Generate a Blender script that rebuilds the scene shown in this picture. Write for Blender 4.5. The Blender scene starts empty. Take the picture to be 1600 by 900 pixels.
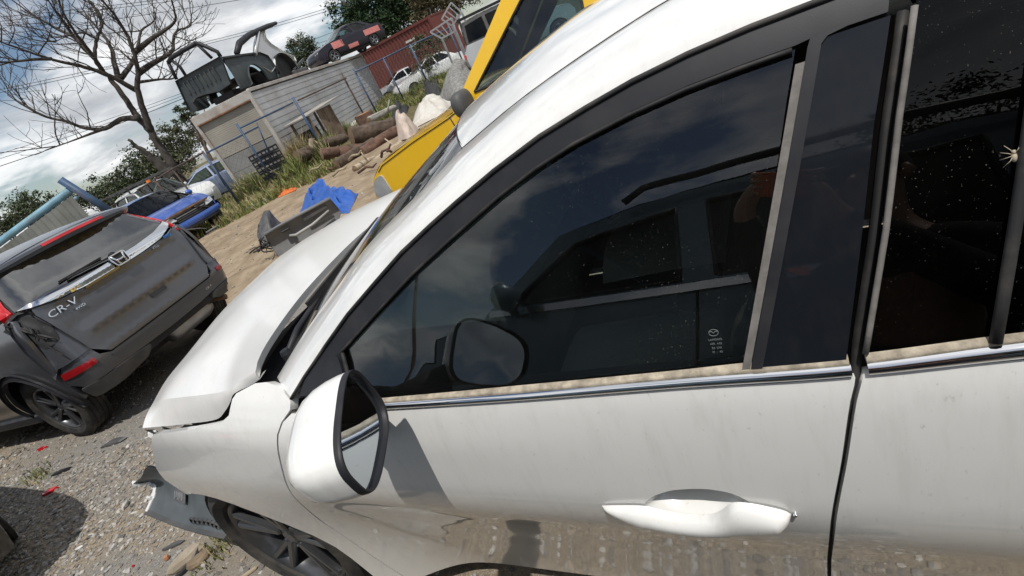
import bpy, bmesh, math, random
from math import sin, cos, pi, radians, sqrt, atan2, hypot
from mathutils import Vector, Matrix, noise
from mathutils.geometry import delaunay_2d_cdt

scene = bpy.context.scene
COL = scene.collection

# ------------------------------------------------------------------ camera
CAM = Vector((1.677, -1.473, 1.637))
YAW, PITCH, ROLL, FPX = radians(32.57), radians(26.23), radians(25.7), 785.7
_f = Vector((-sin(YAW)*cos(PITCH), cos(YAW)*cos(PITCH), -sin(PITCH)))
_r = _f.cross(Vector((0, 0, 1))).normalized()
_u = _r.cross(_f)
_ri = cos(ROLL)*_r - sin(ROLL)*_u
_ui = cos(ROLL)*_u + sin(ROLL)*_r
cam_data = bpy.data.cameras.new('camera')
cam = bpy.data.objects.new('camera', cam_data)
COL.objects.link(cam)
cam.matrix_world = Matrix(((_ri.x, _ui.x, -_f.x, CAM.x), (_ri.y, _ui.y, -_f.y, CAM.y), (_ri.z, _ui.z, -_f.z, CAM.z), (0, 0, 0, 1)))
cam_data.sensor_width = 36.0
cam_data.lens = FPX/1600*36.0
cam_data.clip_start = 0.02
cam_data.clip_end = 4000
scene.camera = cam

# ------------------------------------------------------------------ sun, sky, exposure
SUN_DIR = Vector((.30, -.35, 1.0)).normalized()
sun_el = math.asin(SUN_DIR.z)
sd = bpy.data.lights.new('sun', 'SUN')
sd.energy = 3.6
sd.angle = radians(0.55)
sd.color = (1.0, .955, .88)
sun = bpy.data.objects.new('sun', sd)
COL.objects.link(sun)
sun.location = (0, 0, 30)
sun.rotation_euler = SUN_DIR.to_track_quat('Z', 'Y').to_euler()

world = bpy.data.worlds.new('World')
scene.world = world
world.use_nodes = True
wt = world.node_tree
for n in list(wt.nodes): wt.nodes.remove(n)
def wn(t, **k):
    n = wt.nodes.new(t)
    for a, b in k.items(): setattr(n, a, b)
    return n
w_out = wn('ShaderNodeOutputWorld')
sky = wn('ShaderNodeTexSky', sky_type='NISHITA', sun_disc=False, sun_elevation=sun_el,
         sun_rotation=atan2(SUN_DIR.x, SUN_DIR.y), air_density=1.0, dust_density=.6, ozone_density=1.6)
bg_sky = wn('ShaderNodeBackground'); bg_sky.inputs['Strength'].default_value = .085
wt.links.new(sky.outputs[0], bg_sky.inputs['Color'])
tc = wn('ShaderNodeTexCoord')
sep = wn('ShaderNodeSeparateXYZ'); wt.links.new(tc.outputs['Generated'], sep.inputs[0])
def wmath(op, a, b=None, clamp=False):
    n = wn('ShaderNodeMath', operation=op, use_clamp=clamp)
    for i, v in enumerate((a, b)):
        if v is None: continue
        if isinstance(v, (int, float)): n.inputs[i].default_value = v
        else: wt.links.new(v, n.inputs[i])
    return n.outputs[0]
zz = wmath('ADD', wmath('MAXIMUM', sep.outputs['Z'], 0.0), .16)
cu = wmath('DIVIDE', sep.outputs['X'], zz); cv = wmath('DIVIDE', sep.outputs['Y'], zz)
cmb = wn('ShaderNodeCombineXYZ')
wt.links.new(cu, cmb.inputs[0]); wt.links.new(cv, cmb.inputs[1])
def wnoise(scale, detail, rough, off=0.0, dist=0.0):
    m = wn('ShaderNodeVectorMath', operation='ADD'); m.inputs[1].default_value = (off, off*.7, off*1.3)
    wt.links.new(cmb.outputs[0], m.inputs[0])
    n = wn('ShaderNodeTexNoise'); n.inputs['Scale'].default_value = scale
    n.inputs['Detail'].default_value = detail; n.inputs['Roughness'].default_value = rough
    n.inputs['Distortion'].default_value = dist
    wt.links.new(m.outputs[0], n.inputs['Vector']); return n.outputs['Fac']
def wramp(fac, stops):
    r = wn('ShaderNodeValToRGB'); e = r.color_ramp.elements
    while len(e) < len(stops): e.new(.5)
    for i, (p, c) in enumerate(stops):
        e[i].position = p; e[i].color = (c if isinstance(c, tuple) else (c, c, c)) + (1,)
    wt.links.new(fac, r.inputs[0]); return r.outputs['Color']
cover = wramp(wnoise(.95, 9, .56, 44.448, .25), [(.405, 0.0), (.49, .75), (.58, 1.0)])
shade = wramp(wnoise(1.35, 8, .6, 21.716, .3), [(.30, (.43, .46, .51)), (.47, (.72, .745, .775)), (.62, (1.18, 1.18, 1.18))])
bg_cl = wn('ShaderNodeBackground'); bg_cl.inputs['Strength'].default_value = .92
wt.links.new(shade, bg_cl.inputs['Color'])
mixw = wn('ShaderNodeMixShader')
wt.links.new(cover, mixw.inputs[0]); wt.links.new(bg_sky.outputs[0], mixw.inputs[1]); wt.links.new(bg_cl.outputs[0], mixw.inputs[2])
wt.links.new(mixw.outputs[0], w_out.inputs['Surface'])
scene.view_settings.view_transform = 'Standard'
scene.view_settings.look = 'None'
scene.view_settings.exposure = 0.0
scene.view_settings.gamma = 1.0
scene.cycles.transparent_max_bounces = 24
scene.cycles.max_bounces = 10

# ------------------------------------------------------------------ materials
MATS = {}
def nd(nt, t, **k):
    n = nt.nodes.new(t)
    for a, b in k.items(): setattr(n, a, b)
    return n
def new_mat(name):
    m = bpy.data.materials.new(name); m.use_nodes = True
    nt = m.node_tree
    for n in list(nt.nodes): nt.nodes.remove(n)
    out = nd(nt, 'ShaderNodeOutputMaterial'); b = nd(nt, 'ShaderNodeBsdfPrincipled')
    nt.links.new(b.outputs[0], out.inputs['Surface'])
    return m, nt, b, out
def mixc(nt, fac, a, b):
    m = nd(nt, 'ShaderNodeMix', data_type='RGBA')
    if isinstance(fac, (int, float)): m.inputs[0].default_value = fac
    else: nt.links.new(fac, m.inputs[0])
    for s, v in ((m.inputs[6], a), (m.inputs[7], b)):
        if isinstance(v, tuple): s.default_value = v + (1,) if len(v) == 3 else v
        else: nt.links.new(v, s)
    return m.outputs[2]
def nz(nt, scale, detail=4, rough=.55, vec=(1, 1, 1), off=0, dist=0, coord='Object'):
    t = nd(nt, 'ShaderNodeTexCoord'); mp = nd(nt, 'ShaderNodeMapping')
    mp.inputs['Scale'].default_value = vec; mp.inputs['Location'].default_value = (off, off*.37, off*.71)
    nt.links.new(t.outputs[coord], mp.inputs[0])
    n = nd(nt, 'ShaderNodeTexNoise'); n.inputs['Scale'].default_value = scale
    n.inputs['Detail'].default_value = detail; n.inputs['Roughness'].default_value = rough; n.inputs['Distortion'].default_value = dist
    nt.links.new(mp.outputs[0], n.inputs['Vector'])
    return n.outputs['Fac']
def rmp(nt, fac, lo, hi, a=0.0, b=1.0):
    r = nd(nt, 'ShaderNodeMapRange'); r.inputs[1].default_value = lo; r.inputs[2].default_value = hi
    r.inputs[3].default_value = a; r.inputs[4].default_value = b
    nt.links.new(fac, r.inputs[0]); return r.outputs[0]
def mth(nt, op, a, b=0.0, clamp=False):
    n = nd(nt, 'ShaderNodeMath', operation=op, use_clamp=clamp)
    for i, v in enumerate((a, b)):
        if isinstance(v, (int, float)): n.inputs[i].default_value = v
        else: nt.links.new(v, n.inputs[i])
    return n.outputs[0]
def bump(nt, b, h, strength=.3, dist=.01):
    n = nd(nt, 'ShaderNodeBump'); n.inputs['Strength'].default_value = strength; n.inputs['Distance'].default_value = dist
    nt.links.new(h, n.inputs['Height']); nt.links.new(n.outputs[0], b.inputs['Normal'])
def mat(name, col, rough=.6, metal=0.0, var=.12, vscale=6, coat=0.0, bumpv=0.0, bscale=40, dirt=None, dirtamt=.3, dscale=3, dvec=(1, 1, 1), spec=.5):
    """plain surface: colour with slight tonal variation, optional patchy dirt of its own colour and fine relief"""
    if name in MATS: return MATS[name]
    m, nt, b, out = new_mat(name)
    c2 = tuple(max(0, min(1, c*(1-var))) for c in col); c1 = tuple(max(0, min(1, c*(1+var*.6))) for c in col)
    cc = mixc(nt, rmp(nt, nz(nt, vscale, 5), .35, .65), c2, c1)
    if dirt:
        cc = mixc(nt, mth(nt, 'MULTIPLY', rmp(nt, nz(nt, dscale, 7, .65, dvec, 7.3), .46, .70), dirtamt), cc, dirt)
    nt.links.new(cc, b.inputs['Base Color'])
    b.inputs['Roughness'].default_value = rough; b.inputs['Metallic'].default_value = metal
    b.inputs['Specular IOR Level'].default_value = spec
    if coat: b.inputs['Coat Weight'].default_value = coat; b.inputs['Coat Roughness'].default_value = .04
    if bumpv: bump(nt, b, nz(nt, bscale, 4, .6, off=3.1), bumpv, .01)
    MATS[name] = m; return m
def car_paint(name, col, metal=0.0, rough=.35, dirt=(.36, .31, .25), dirtamt=.16, flake=.0, cior=1.5, crough=.025, spec=.5):
    if name in MATS: return MATS[name]
    m, nt, b, out = new_mat(name)
    c = mixc(nt, rmp(nt, nz(nt, 2.2, 6, .6), .35, .7), tuple(x*.965 for x in col), col)
    streak = rmp(nt, nz(nt, 9, 7, .7, (3.2, 3.2, .35), 2.2), .50, .78)
    specks = rmp(nt, nz(nt, 130, 3, .6, (1, 1, .45), 9.1), .66, .76)
    c = mixc(nt, mth(nt, 'MULTIPLY', streak, dirtamt), c, dirt)
    c = mixc(nt, mth(nt, 'MULTIPLY', specks, dirtamt*1.3), c, tuple(x*.5 for x in dirt))
    nt.links.new(c, b.inputs['Base Color'])
    b.inputs['Metallic'].default_value = metal; b.inputs['Roughness'].default_value = rough
    b.inputs['Specular IOR Level'].default_value = spec; b.inputs['Coat Weight'].default_value = 1.0; b.inputs['Coat IOR'].default_value = cior
    nt.links.new(rmp(nt, streak, 0, 1, crough, crough+.075), b.inputs['Coat Roughness'])
    if flake:
        bump(nt, b, nz(nt, 1500, 2, .5), flake, .0008)
    MATS[name] = m; return m
def glass(name, tint, dust=.0, ior=1.5, dscale=70, grime=.0):
    """thin automotive glass: Fresnel mirror over tinted transmission, with dust specks on it"""
    if name in MATS: return MATS[name]
    m, nt, b, out = new_mat(name); nt.nodes.remove(b)
    tr = nd(nt, 'ShaderNodeBsdfTransparent'); tr.inputs[0].default_value = tint + (1,)
    gl = nd(nt, 'ShaderNodeBsdfGlossy'); gl.inputs['Roughness'].default_value = .004; gl.inputs[0].default_value = (1, 1, 1, 1)
    fr = nd(nt, 'ShaderNodeFresnel'); fr.inputs[0].default_value = ior
    mx = nd(nt, 'ShaderNodeMixShader')
    nt.links.new(fr.outputs[0], mx.inputs[0]); nt.links.new(tr.outputs[0], mx.inputs[1]); nt.links.new(gl.outputs[0], mx.inputs[2])
    last = mx
    if dust or grime:
        df = nd(nt, 'ShaderNodeBsdfDiffuse'); df.inputs[0].default_value = (.55, .52, .46, 1)
        f = mth(nt, 'MULTIPLY', mth(nt, 'MULTIPLY', rmp(nt, nz(nt, dscale, 2, .5), .70, .74), rmp(nt, nz(nt, 5, 3, .6, off=5), .42, .62)), dust)
        g = mth(nt, 'MULTIPLY', rmp(nt, nz(nt, 4, 6, .65, (1, 1, 1), 1.7), .35, .8), grime)
        f = mth(nt, 'ADD', f, g, True)
        m2 = nd(nt, 'ShaderNodeMixShader')
        nt.links.new(f, m2.inputs[0]); nt.links.new(mx.outputs[0], m2.inputs[1]); nt.links.new(df.outputs[0], m2.inputs[2]); last = m2
    nt.links.new(last.outputs[0], out.inputs['Surface'])
    MATS[name] = m; return m

WHITE = car_paint('white_pearl_paint', (.78, .78, .765), 0, .28, dirtamt=.20, flake=.10, cior=1.6)
WHITEB = car_paint('dusty_white_paint', (.78, .78, .765), 0, .45, dirt=(.50, .47, .42), dirtamt=.25, flake=.05, cior=1.3, crough=.16)
WHITE2 = car_paint('white_paint', (.74, .75, .75), 0, .35, dirtamt=.3)
GREYP = car_paint('dark_grey_metallic_paint', (.080, .083, .095), .45, .30, dirt=(.13, .12, .11), dirtamt=.10, flake=.04, crough=.22)
YELLOW = car_paint('yellow_paint', (.88, .53, .02), 0, .32, dirtamt=.16)
BLUEP = car_paint('blue_paint', (.028, .10, .42), .2, .32, dirtamt=.2)
BLUEGREY = car_paint('blue_grey_paint', (.16, .21, .32), .3, .35, dirtamt=.2)
TEAL = car_paint('teal_blue_paint', (.12, .19, .235), .3, .33, dirtamt=.1)
PURPLE = car_paint('dark_purple_paint', (.010, .007, .018), .0, .45, dirtamt=.05, cior=1.22)
SILVERW = car_paint('pale_silver_paint', (.70, .72, .74), .15, .35, dirtamt=.1)
SILVERP = car_paint('silver_paint', (.52, .54, .56), .3, .38, dirtamt=.2)
BLACKP = car_paint('black_paint', (.012, .013, .015), 0, .3, dirtamt=.15)
TRIM = mat('black_trim_plastic', (.018, .019, .024), .5, var=.1, bumpv=.03, bscale=600, dirt=(.09, .085, .08), dirtamt=.2, dscale=9, spec=.3)
TRIMG = car_paint('black_gloss_trim', (.010, .012, .016), 0, .25, dirt=(.20, .19, .17), dirtamt=.03, cior=1.36, spec=.05)
RUBBER = mat('black_rubber', (.014, .014, .015), .68, var=.2, dirt=(.16, .14, .12), dirtamt=.3, dscale=12)
RUBBERG = mat('weathered_grey_rubber', (.17, .158, .148), .8, var=.25, vscale=40, bumpv=.1, bscale=200)
SEAL = mat('dusty_beige_belt_seal', (.40, .35, .275), .9, var=.35, vscale=60, bumpv=.25, bscale=300, dirt=(.16, .13, .10), dirtamt=.5, dscale=40)
CHROME = mat('chrome', (.80, .81, .83), .06, 1.0, var=.03)
STEEL = mat('bare_steel', (.42, .42, .43), .38, .9, var=.2, bumpv=.05)
TYRE = mat('tyre_rubber', (.020, .020, .021), .82, var=.25, dirt=(.17, .145, .115), dirtamt=.35, dscale=7, bumpv=.1, bscale=120)
ALLOY = mat('alloy_wheel', (.25, .26, .28), .32, .75, var=.15, dirt=(.14, .12, .10), dirtamt=.35, dscale=8)
ALLOYD = mat('dark_alloy_wheel', (.10, .105, .115), .28, .7, var=.15, dirt=(.14, .12, .10), dirtamt=.25, dscale=8)
DARK = mat('dark_interior_plastic', (.022, .022, .024), .7, var=.3, bumpv=.08, bscale=200)
DARKG = mat('dark_grey_plastic', (.07, .072, .077), .6, var=.2, bumpv=.06, bscale=160, dirt=(.2, .18, .15), dirtamt=.3, dscale=6)
INT = mat('interior_door_trim', (.16, .165, .17), .6, var=.12, bumpv=.08, bscale=240, dirt=(.25, .22, .18), dirtamt=.2, dscale=5)
LEATHER = mat('seat_leather', (.055, .045, .038), .5, var=.2, bumpv=.1, bscale=90)
REDL = mat('red_lens', (.50, .010, .014), .12, var=.15, coat=.8)
REDD = mat('dark_red_lens', (.26, .008, .012), .14, var=.15, coat=.7)
CLEARL = mat('clear_lens', (.55, .57, .58), .12, .3, var=.2, coat=.8)
MIRROR = mat('mirror_silver', (.56, .61, .66), .012, 1.0, var=.0)
G_FRONT = glass('tinted_side_glass', (.62, .76, .74), dust=.28, grime=.005, ior=1.72, dscale=430)
G_DARK = glass('dark_privacy_glass', (.035, .045, .04), dust=.32, grime=.005, ior=1.34, dscale=420)
G_CLEAR = glass('windscreen_glass', (.62, .72, .69), grime=.03, ior=1.52)
G_CRV = glass('rear_screen_glass', (.10, .12, .12), grime=.012, ior=2.6)
G_GREEN = glass('green_tinted_glass', (.42, .55, .55), grime=.06)

# ------------------------------------------------------------------ objects
def setp(o, label=None, cat=None, group=None, kind=None):
    if label: o['label'] = label
    if cat: o['category'] = cat
    if group: o['group'] = group
    if kind: o['kind'] = kind
    return o
def thing(name, label, cat, loc=(0, 0, 0), rz=0.0, group=None):
    o = bpy.data.objects.new(name, None); COL.objects.link(o)
    o.location = loc; o.rotation_euler = (0, 0, rz); o.empty_display_size = .2
    return setp(o, label, cat, group)
def mk(name, verts, faces, m, parent=None, smooth=True, mats=None, fmat=None):
    me = bpy.data.meshes.new(name)
    me.from_pydata([tuple(v) for v in verts], [], faces)
    for x in (mats or [m]): me.materials.append(x)
    if fmat: me.polygons.foreach_set('material_index', fmat)
    if smooth: me.polygons.foreach_set('use_smooth', [True]*len(me.polygons))
    me.update()
    o = bpy.data.objects.new(name, me); COL.objects.link(o)
    if parent: o.parent = parent
    return o
class Geo:
    """collects shapes that end up as ONE mesh"""
    def __init__(s): s.v = []; s.f = []; s.fm = []; s.cur = 0
    def add(s, vs, fs):
        b = len(s.v); s.v += [Vector(v) for v in vs]
        s.f += [tuple(i+b for i in f) for f in fs]; s.fm += [s.cur]*len(fs); return s
    def grid(s, P, nu, nv, flip=False, closeu=False):
        vs = [P(i, j) for i in range(nu) for j in range(nv)]; fs = []
        for i in range(nu if closeu else nu-1):
            for j in range(nv-1):
                a, b = i*nv+j, ((i+1) % nu)*nv+j
                fs.append((a, b, b+1, a+1) if not flip else (a, a+1, b+1, b))
        return s.add(vs, fs)
    def box(s, c, size, rot=None, bev=0.0):
        cx, cy, cz = c; hx, hy, hz = size[0]/2, size[1]/2, size[2]/2
        if bev <= 0:
            vs = [Vector((x, y, z)) for x in (-hx, hx) for y in (-hy, hy) for z in (-hz, hz)]
            fs = [(0, 1, 3, 2), (4, 6, 7, 5), (0, 4, 5, 1), (2, 3, 7, 6), (0, 2, 6, 4), (1, 5, 7, 3)]
        else:
            b = min(bev, hx*.9, hy*.9, hz*.9); vs = []; idx = {}
            for sx in (-1, 1):
                for sy in (-1, 1):
                    for sz in (-1, 1):
                        for ax in range(3):
                            p = [sx*(hx-b), sy*(hy-b), sz*(hz-b)]; p[ax] = (sx*hx, sy*hy, sz*hz)[ax]
                            idx[sx, sy, sz, ax] = len(vs); vs.append(Vector(p))
            fs = []
            for ax in range(3):
                o1, o2 = [a for a in range(3) if a != ax]
                for sg in (-1, 1):
                    def key(a, b_):
                        k = [0, 0, 0]; k[ax] = sg; k[o1] = a; k[o2] = b_; return idx[k[0], k[1], k[2], ax]
                    q = [key(-1, -1), key(1, -1), key(1, 1), key(-1, 1)]
                    flip = (sg < 0) != (ax == 1)
                    fs.append(tuple(q[::-1]) if flip else tuple(q))
            for ax in range(3):
                o1, o2 = [a for a in range(3) if a != ax]
                for s1 in (-1, 1):
                    for s2 in (-1, 1):
                        def kk(e, w):
                            k = [0, 0, 0]; k[ax] = e; k[o1] = s1; k[o2] = s2; return idx[k[0], k[1], k[2], w]
                        fs.append((kk(-1, o1), kk(1, o1), kk(1, o2), kk(-1, o2)))
            for sx in (-1, 1):
                for sy in (-1, 1):
                    for sz in (-1, 1):
                        fs.append((idx[sx, sy, sz, 0], idx[sx, sy, sz, 1], idx[sx, sy, sz, 2]))
        R = rot.to_matrix() if (rot is not None and hasattr(rot, 'to_matrix')) else rot
        vs = [(R @ v if R is not None else v) + Vector(c) for v in vs]
        return s.add(vs, fs)
    def bar(s, a, b, w, h=None, up=(0, 0, 1), bev=0.0):
        a = Vector(a); b = Vector(b); h = h or w; d = b-a; L = d.length
        if L < 1e-6: return s
        x = d/L; y = Vector(up).cross(x)
        if y.length < 1e-4: y = Vector((0, 1, 0)).cross(x)
        y.normalize(); z = x.cross(y)
        return s.box((a+b)/2, (L, w, h), Matrix((x, y, z)).transposed(), bev)
    def tube(s, pts, r, n=8, cap=True):
        pts = [Vector(p) for p in pts]; N = len(pts); rings = []
        t0 = (pts[1]-pts[0]).normalized(); ref = Vector((0, 0, 1)) if abs(t0.z) < .9 else Vector((1, 0, 0))
        nrm = ref.cross(t0).normalized(); vs = []
        for i, p in enumerate(pts):
            t = (pts[min(i+1, N-1)]-pts[max(i-1, 0)])
            if t.length < 1e-9: t = t0.copy()
            t.normalize(); nrm = (nrm - t*nrm.dot(t))
            if nrm.length < 1e-6: nrm = t.orthogonal()
            nrm.normalize(); bn = t.cross(nrm); rr = r[i] if isinstance(r, (list, tuple)) else r
            for k in range(n):
                a = 2*pi*k/n; vs.append(p + (nrm*cos(a)+bn*sin(a))*rr)
        fs = []
        for i in range(N-1):
            for k in range(n):
                a, b = i*n+k, i*n+(k+1) % n; fs.append((a, b, b+n, a+n))
        if cap: fs.append(tuple(range(n-1, -1, -1))); fs.append(tuple((N-1)*n+k for k in range(n)))
        return s.add(vs, fs)
    def lathe(s, prof, c, axis=(0, 0, 1), n=24, cap=False):
        ax = Vector(axis).normalized(); e1 = ax.orthogonal().normalized(); e2 = ax.cross(e1); c = Vector(c)
        m = len(prof)
        vs = [c + ax*h + (e1*cos(2*pi*k/n)+e2*sin(2*pi*k/n))*r for k in range(n) for (r, h) in prof]
        fs = []
        for k in range(n):
            for j in range(m-1):
                a, b = k*m+j, ((k+1) % n)*m+j; fs.append((a, b, b+1, a+1))
        return s.add(vs, fs)
    def prism(s, poly, O, ax, ay, depth):
        """polygon in the plane (O; ax, ay) extruded along ax x ay by depth"""
        O = Vector(O); ax = Vector(ax); ay = Vector(ay); n = ax.cross(ay).normalized()*depth
        N = len(poly); vs = [O+ax*p[0]+ay*p[1] for p in poly]; vs += [v+n for v in vs]
        fs = [tuple(range(N-1, -1, -1)), tuple(range(N, 2*N))]
        for i in range(N): j = (i+1) % N; fs.append((i, j, j+N, i+N))
        return s.add(vs, fs)
    def build(s, name, m, parent=None, smooth=False, mats=None):
        return mk(name, s.v, s.f, m, parent, smooth, mats, s.fm if mats else None)
def smooth_by_angle(o, deg=35):
    me = o.data; me.polygons.foreach_set('use_smooth', [True]*len(me.polygons))
    bm = bmesh.new(); bm.from_mesh(me)
    bmesh.ops.recalc_face_normals(bm, faces=bm.faces)
    for e in bm.edges:
        if len(e.link_faces) == 2 and e.calc_face_angle(0) > radians(deg): e.smooth = False
    bm.to_mesh(me); bm.free(); return o
def lerp(a, b, t): return a+(b-a)*t
def sstep(a, b, t):
    t = min(1., max(0., (t-a)/(b-a))); return t*t*(3-2*t)
def pw(pts, t):
    """piecewise smooth curve through (key, value) points"""
    pts = [p for i, p in enumerate(pts) if i == 0 or abs(p[0]-pts[i-1][0]) > 1e-6]
    n = len(pts)
    if t <= pts[0][0]: return pts[0][1]+(t-pts[0][0])*(pts[1][1]-pts[0][1])/(pts[1][0]-pts[0][0])
    if t >= pts[-1][0]: return pts[-1][1]+(t-pts[-1][0])*(pts[-1][1]-pts[-2][1])/(pts[-1][0]-pts[-2][0])
    i = 0
    while t > pts[i+1][0]: i += 1
    def mm(i):
        a, b = pts[max(i-1, 0)], pts[min(i+1, n-1)]; return (b[1]-a[1])/(b[0]-a[0])
    h = pts[i+1][0]-pts[i][0]; s = (t-pts[i][0])/h
    return ((2*s-3)*s*s+1)*pts[i][1]+((s-2)*s+1)*s*h*mm(i)+(3-2*s)*s*s*pts[i+1][1]+(s-1)*s*s*h*mm(i+1)
def poly_at(pts, t):
    """smooth (Catmull-Rom) curve through 3-D points, t in 0..1 by chord length"""
    pts = [Vector(p) for p in pts]; L = [0.]
    for a, b in zip(pts[:-1], pts[1:]): L.append(L[-1]+(b-a).length)
    s = t*L[-1]; i = 0
    while i < len(pts)-2 and s > L[i+1]: i += 1
    u = (s-L[i])/max(1e-9, L[i+1]-L[i]); p1, p2 = pts[i], pts[i+1]
    h = L[i+1]-L[i]
    m1 = (p2-pts[i-1])/(L[i+1]-L[i-1])*h if i > 0 else (p2-p1)
    m2 = (pts[i+2]-p1)/(L[i+2]-L[i])*h if i+2 < len(pts) else (p2-p1)
    return p1*((2*u-3)*u*u+1)+m1*(((u-2)*u+1)*u)+p2*((3-2*u)*u*u)+m2*((u-1)*u*u)
def dens(poly, step, closed=True):
    out = []; N = len(poly)
    for i in range(N if closed else N-1):
        a, b = poly[i], poly[(i+1) % N]; k = max(1, int(math.ceil(hypot(b[0]-a[0], b[1]-a[1])/step)))
        for j in range(k): out.append((lerp(a[0], b[0], j/k), lerp(a[1], b[1], j/k)))
    if not closed: out.append(tuple(poly[-1]))
    return out
def inside(p, poly):
    x, y = p; c = False; j = len(poly)-1
    for i in range(len(poly)):
        xi, yi = poly[i]; xj, yj = poly[j]
        if (yi > y) != (yj > y) and x < (xj-xi)*(y-yi)/(yj-yi)+xi: c = not c
        j = i
    return c
def rounded(poly, r, n=4):
    """polygon with its corners rounded by radius r"""
    out = []; N = len(poly)
    for i in range(N):
        p0, p1, p2 = Vector(poly[i-1]), Vector(poly[i]), Vector(poly[(i+1) % N])
        a = (p0-p1); b = (p2-p1); la, lb = a.length, b.length
        rr = min(r, la*.45, lb*.45); pa = p1+a/la*rr; pb = p1+b/lb*rr
        for k in range(n+1):
            t = k/n; q = pa*(1-t)**2+p1*2*t*(1-t)+pb*t*t; out.append((q.x, q.y))
    return out
def cdt_fill(poly, step, holes=()):
    """triangles filling a 2-D outline (with holes) on a grid of the given step -> verts, faces, boundary loops"""
    loops = [dens(poly, step)]+[dens(h, step) for h in holes]
    pts = []; edges = []; lp = []
    for l in loops:
        b = len(pts); pts += l; ids = list(range(b, b+len(l))); lp.append(ids)
        edges += [(ids[i], ids[(i+1) % len(ids)]) for i in range(len(ids))]
    x0 = min(p[0] for p in loops[0]); x1 = max(p[0] for p in loops[0]); y0 = min(p[1] for p in loops[0]); y1 = max(p[1] for p in loops[0])
    cell = {}
    for p in pts: cell.setdefault((int(p[0]//step), int(p[1]//step)), []).append(p)
    nx, ny = int((x1-x0)/step)+2, int((y1-y0)/step)+2
    for i in range(nx):
        for j in range(ny):
            p = (x0+(i+.5)*step+.001, y0+(j+.5+(.5 if i % 2 else 0))*step)
            if not inside(p, loops[0]) or any(inside(p, h) for h in loops[1:]): continue
            ci, cj = int(p[0]//step), int(p[1]//step)
            if any(hypot(q[0]-p[0], q[1]-p[1]) < .55*step for a in (-1, 0, 1) for b in (-1, 0, 1) for q in cell.get((ci+a, cj+b), ())): continue
            pts.append(p)
    V, E, F, ov, oe, of = delaunay_2d_cdt([Vector(p) for p in pts], edges, [], 0, 1e-7)
    fs = []
    for f in F:
        c = (sum(V[i].x for i in f)/len(f), sum(V[i].y for i in f)/len(f))
        if inside(c, loops[0]) and not any(inside(c, h) for h in loops[1:]):
            a = sum(V[f[i]].x*V[f[(i+1) % len(f)]].y-V[f[(i+1) % len(f)]].x*V[f[i]].y for i in range(len(f)))
            fs.append(tuple(f) if a > 0 else tuple(reversed(f)))
    return [(v.x, v.y) for v in V], fs
def patch(name, poly, fn, m, parent=None, step=.05, holes=(), flange=.012, inward=None, flip=False, smooth=True, lip=0.0):
    """sheet: outline filled and mapped to 3-D by fn(a, b); its edges turn inward by flange, so it has a thickness"""
    V2, F = cdt_fill(poly, step, holes)
    V = [fn(*p) for p in V2]
    if flip: F = [tuple(reversed(f)) for f in F]
    g = Geo(); g.add(V, F)
    if flange:
        cnt = {}
        for f in F:
            for i in range(len(f)):
                a, b = f[i], f[(i+1) % len(f)]; cnt[a, b] = cnt.get((a, b), 0)+1
        bd = [(a, b) for (a, b) in cnt if (b, a) not in cnt]
        nrm = {}
        for f in F:
            n = (V[f[1]]-V[f[0]]).cross(V[f[2]]-V[f[0]])
            for i in f: nrm[i] = nrm.get(i, Vector())+n
        idx = {}; vs = []; fs = []
        for a, b in bd:
            for i in (a, b):
                if i not in idx:
                    n = nrm[i].normalized() if inward is None else -Vector(inward)
                    idx[i] = len(vs); vs.append(V[i]); vs.append(V[i]-n*flange)
            fs.append((idx[b], idx[a], idx[a]+1, idx[b]+1))
        g.add(vs, fs)
    o = g.build(name, m, parent, smooth)
    if smooth:
        e = 1.5e-3; N = []
        for k, p in enumerate(V2):
            n = (fn(p[0]+e, p[1])-fn(p[0]-e, p[1])).cross(fn(p[0], p[1]+e)-fn(p[0], p[1]-e))
            if n.length < 1e-12: n = Vector((0, 0, 1))
            n.normalize(); N.append(-n if flip else n)
        if flange:
            acc = [Vector() for _ in vs]
            for q in fs:
                n = (vs[q[1]]-vs[q[0]]).cross(vs[q[2]]-vs[q[0]])
                for i in q: acc[i] += n
            N += [n.normalized() if n.length > 1e-12 else Vector((0, 0, 1)) for n in acc]
        o.data.normals_split_custom_set_from_vertices([tuple(n) for n in N])
    return o
_txt = {}
def text_geo(body, size, extrude=.002, spacing=1.0):
    """flat lettering as mesh data, centred, in the local XY plane"""
    cu = bpy.data.curves.new('lettering', 'FONT'); cu.body = body; cu.size = size; cu.extrude = extrude
    cu.align_x = 'CENTER'; cu.align_y = 'CENTER'; cu.space_character = spacing; cu.resolution_u = 3
    ob = bpy.data.objects.new('lettering', cu); COL.objects.link(ob)
    dg = bpy.context.evaluated_depsgraph_get(); me = bpy.data.meshes.new_from_object(ob.evaluated_get(dg))
    bpy.data.objects.remove(ob); bpy.data.curves.remove(cu)
    return me
def lettering(name, body, size, m, parent, O, ax, ay, extrude=.002, spacing=1.0, shear=0.0, stretch=1.0):
    me = text_geo(body, size, extrude, spacing); O = Vector(O); ax = Vector(ax).normalized(); ay = Vector(ay).normalized(); az = ax.cross(ay)
    for v in me.vertices:
        c = v.co.copy(); v.co = O+ax*(c.x*stretch+shear*c.y)+ay*c.y+az*c.z
    me.materials.clear(); me.materials.append(m); me.name = name
    o = bpy.data.objects.new(name, me); COL.objects.link(o)
    if parent: o.parent = parent
    return o
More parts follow.
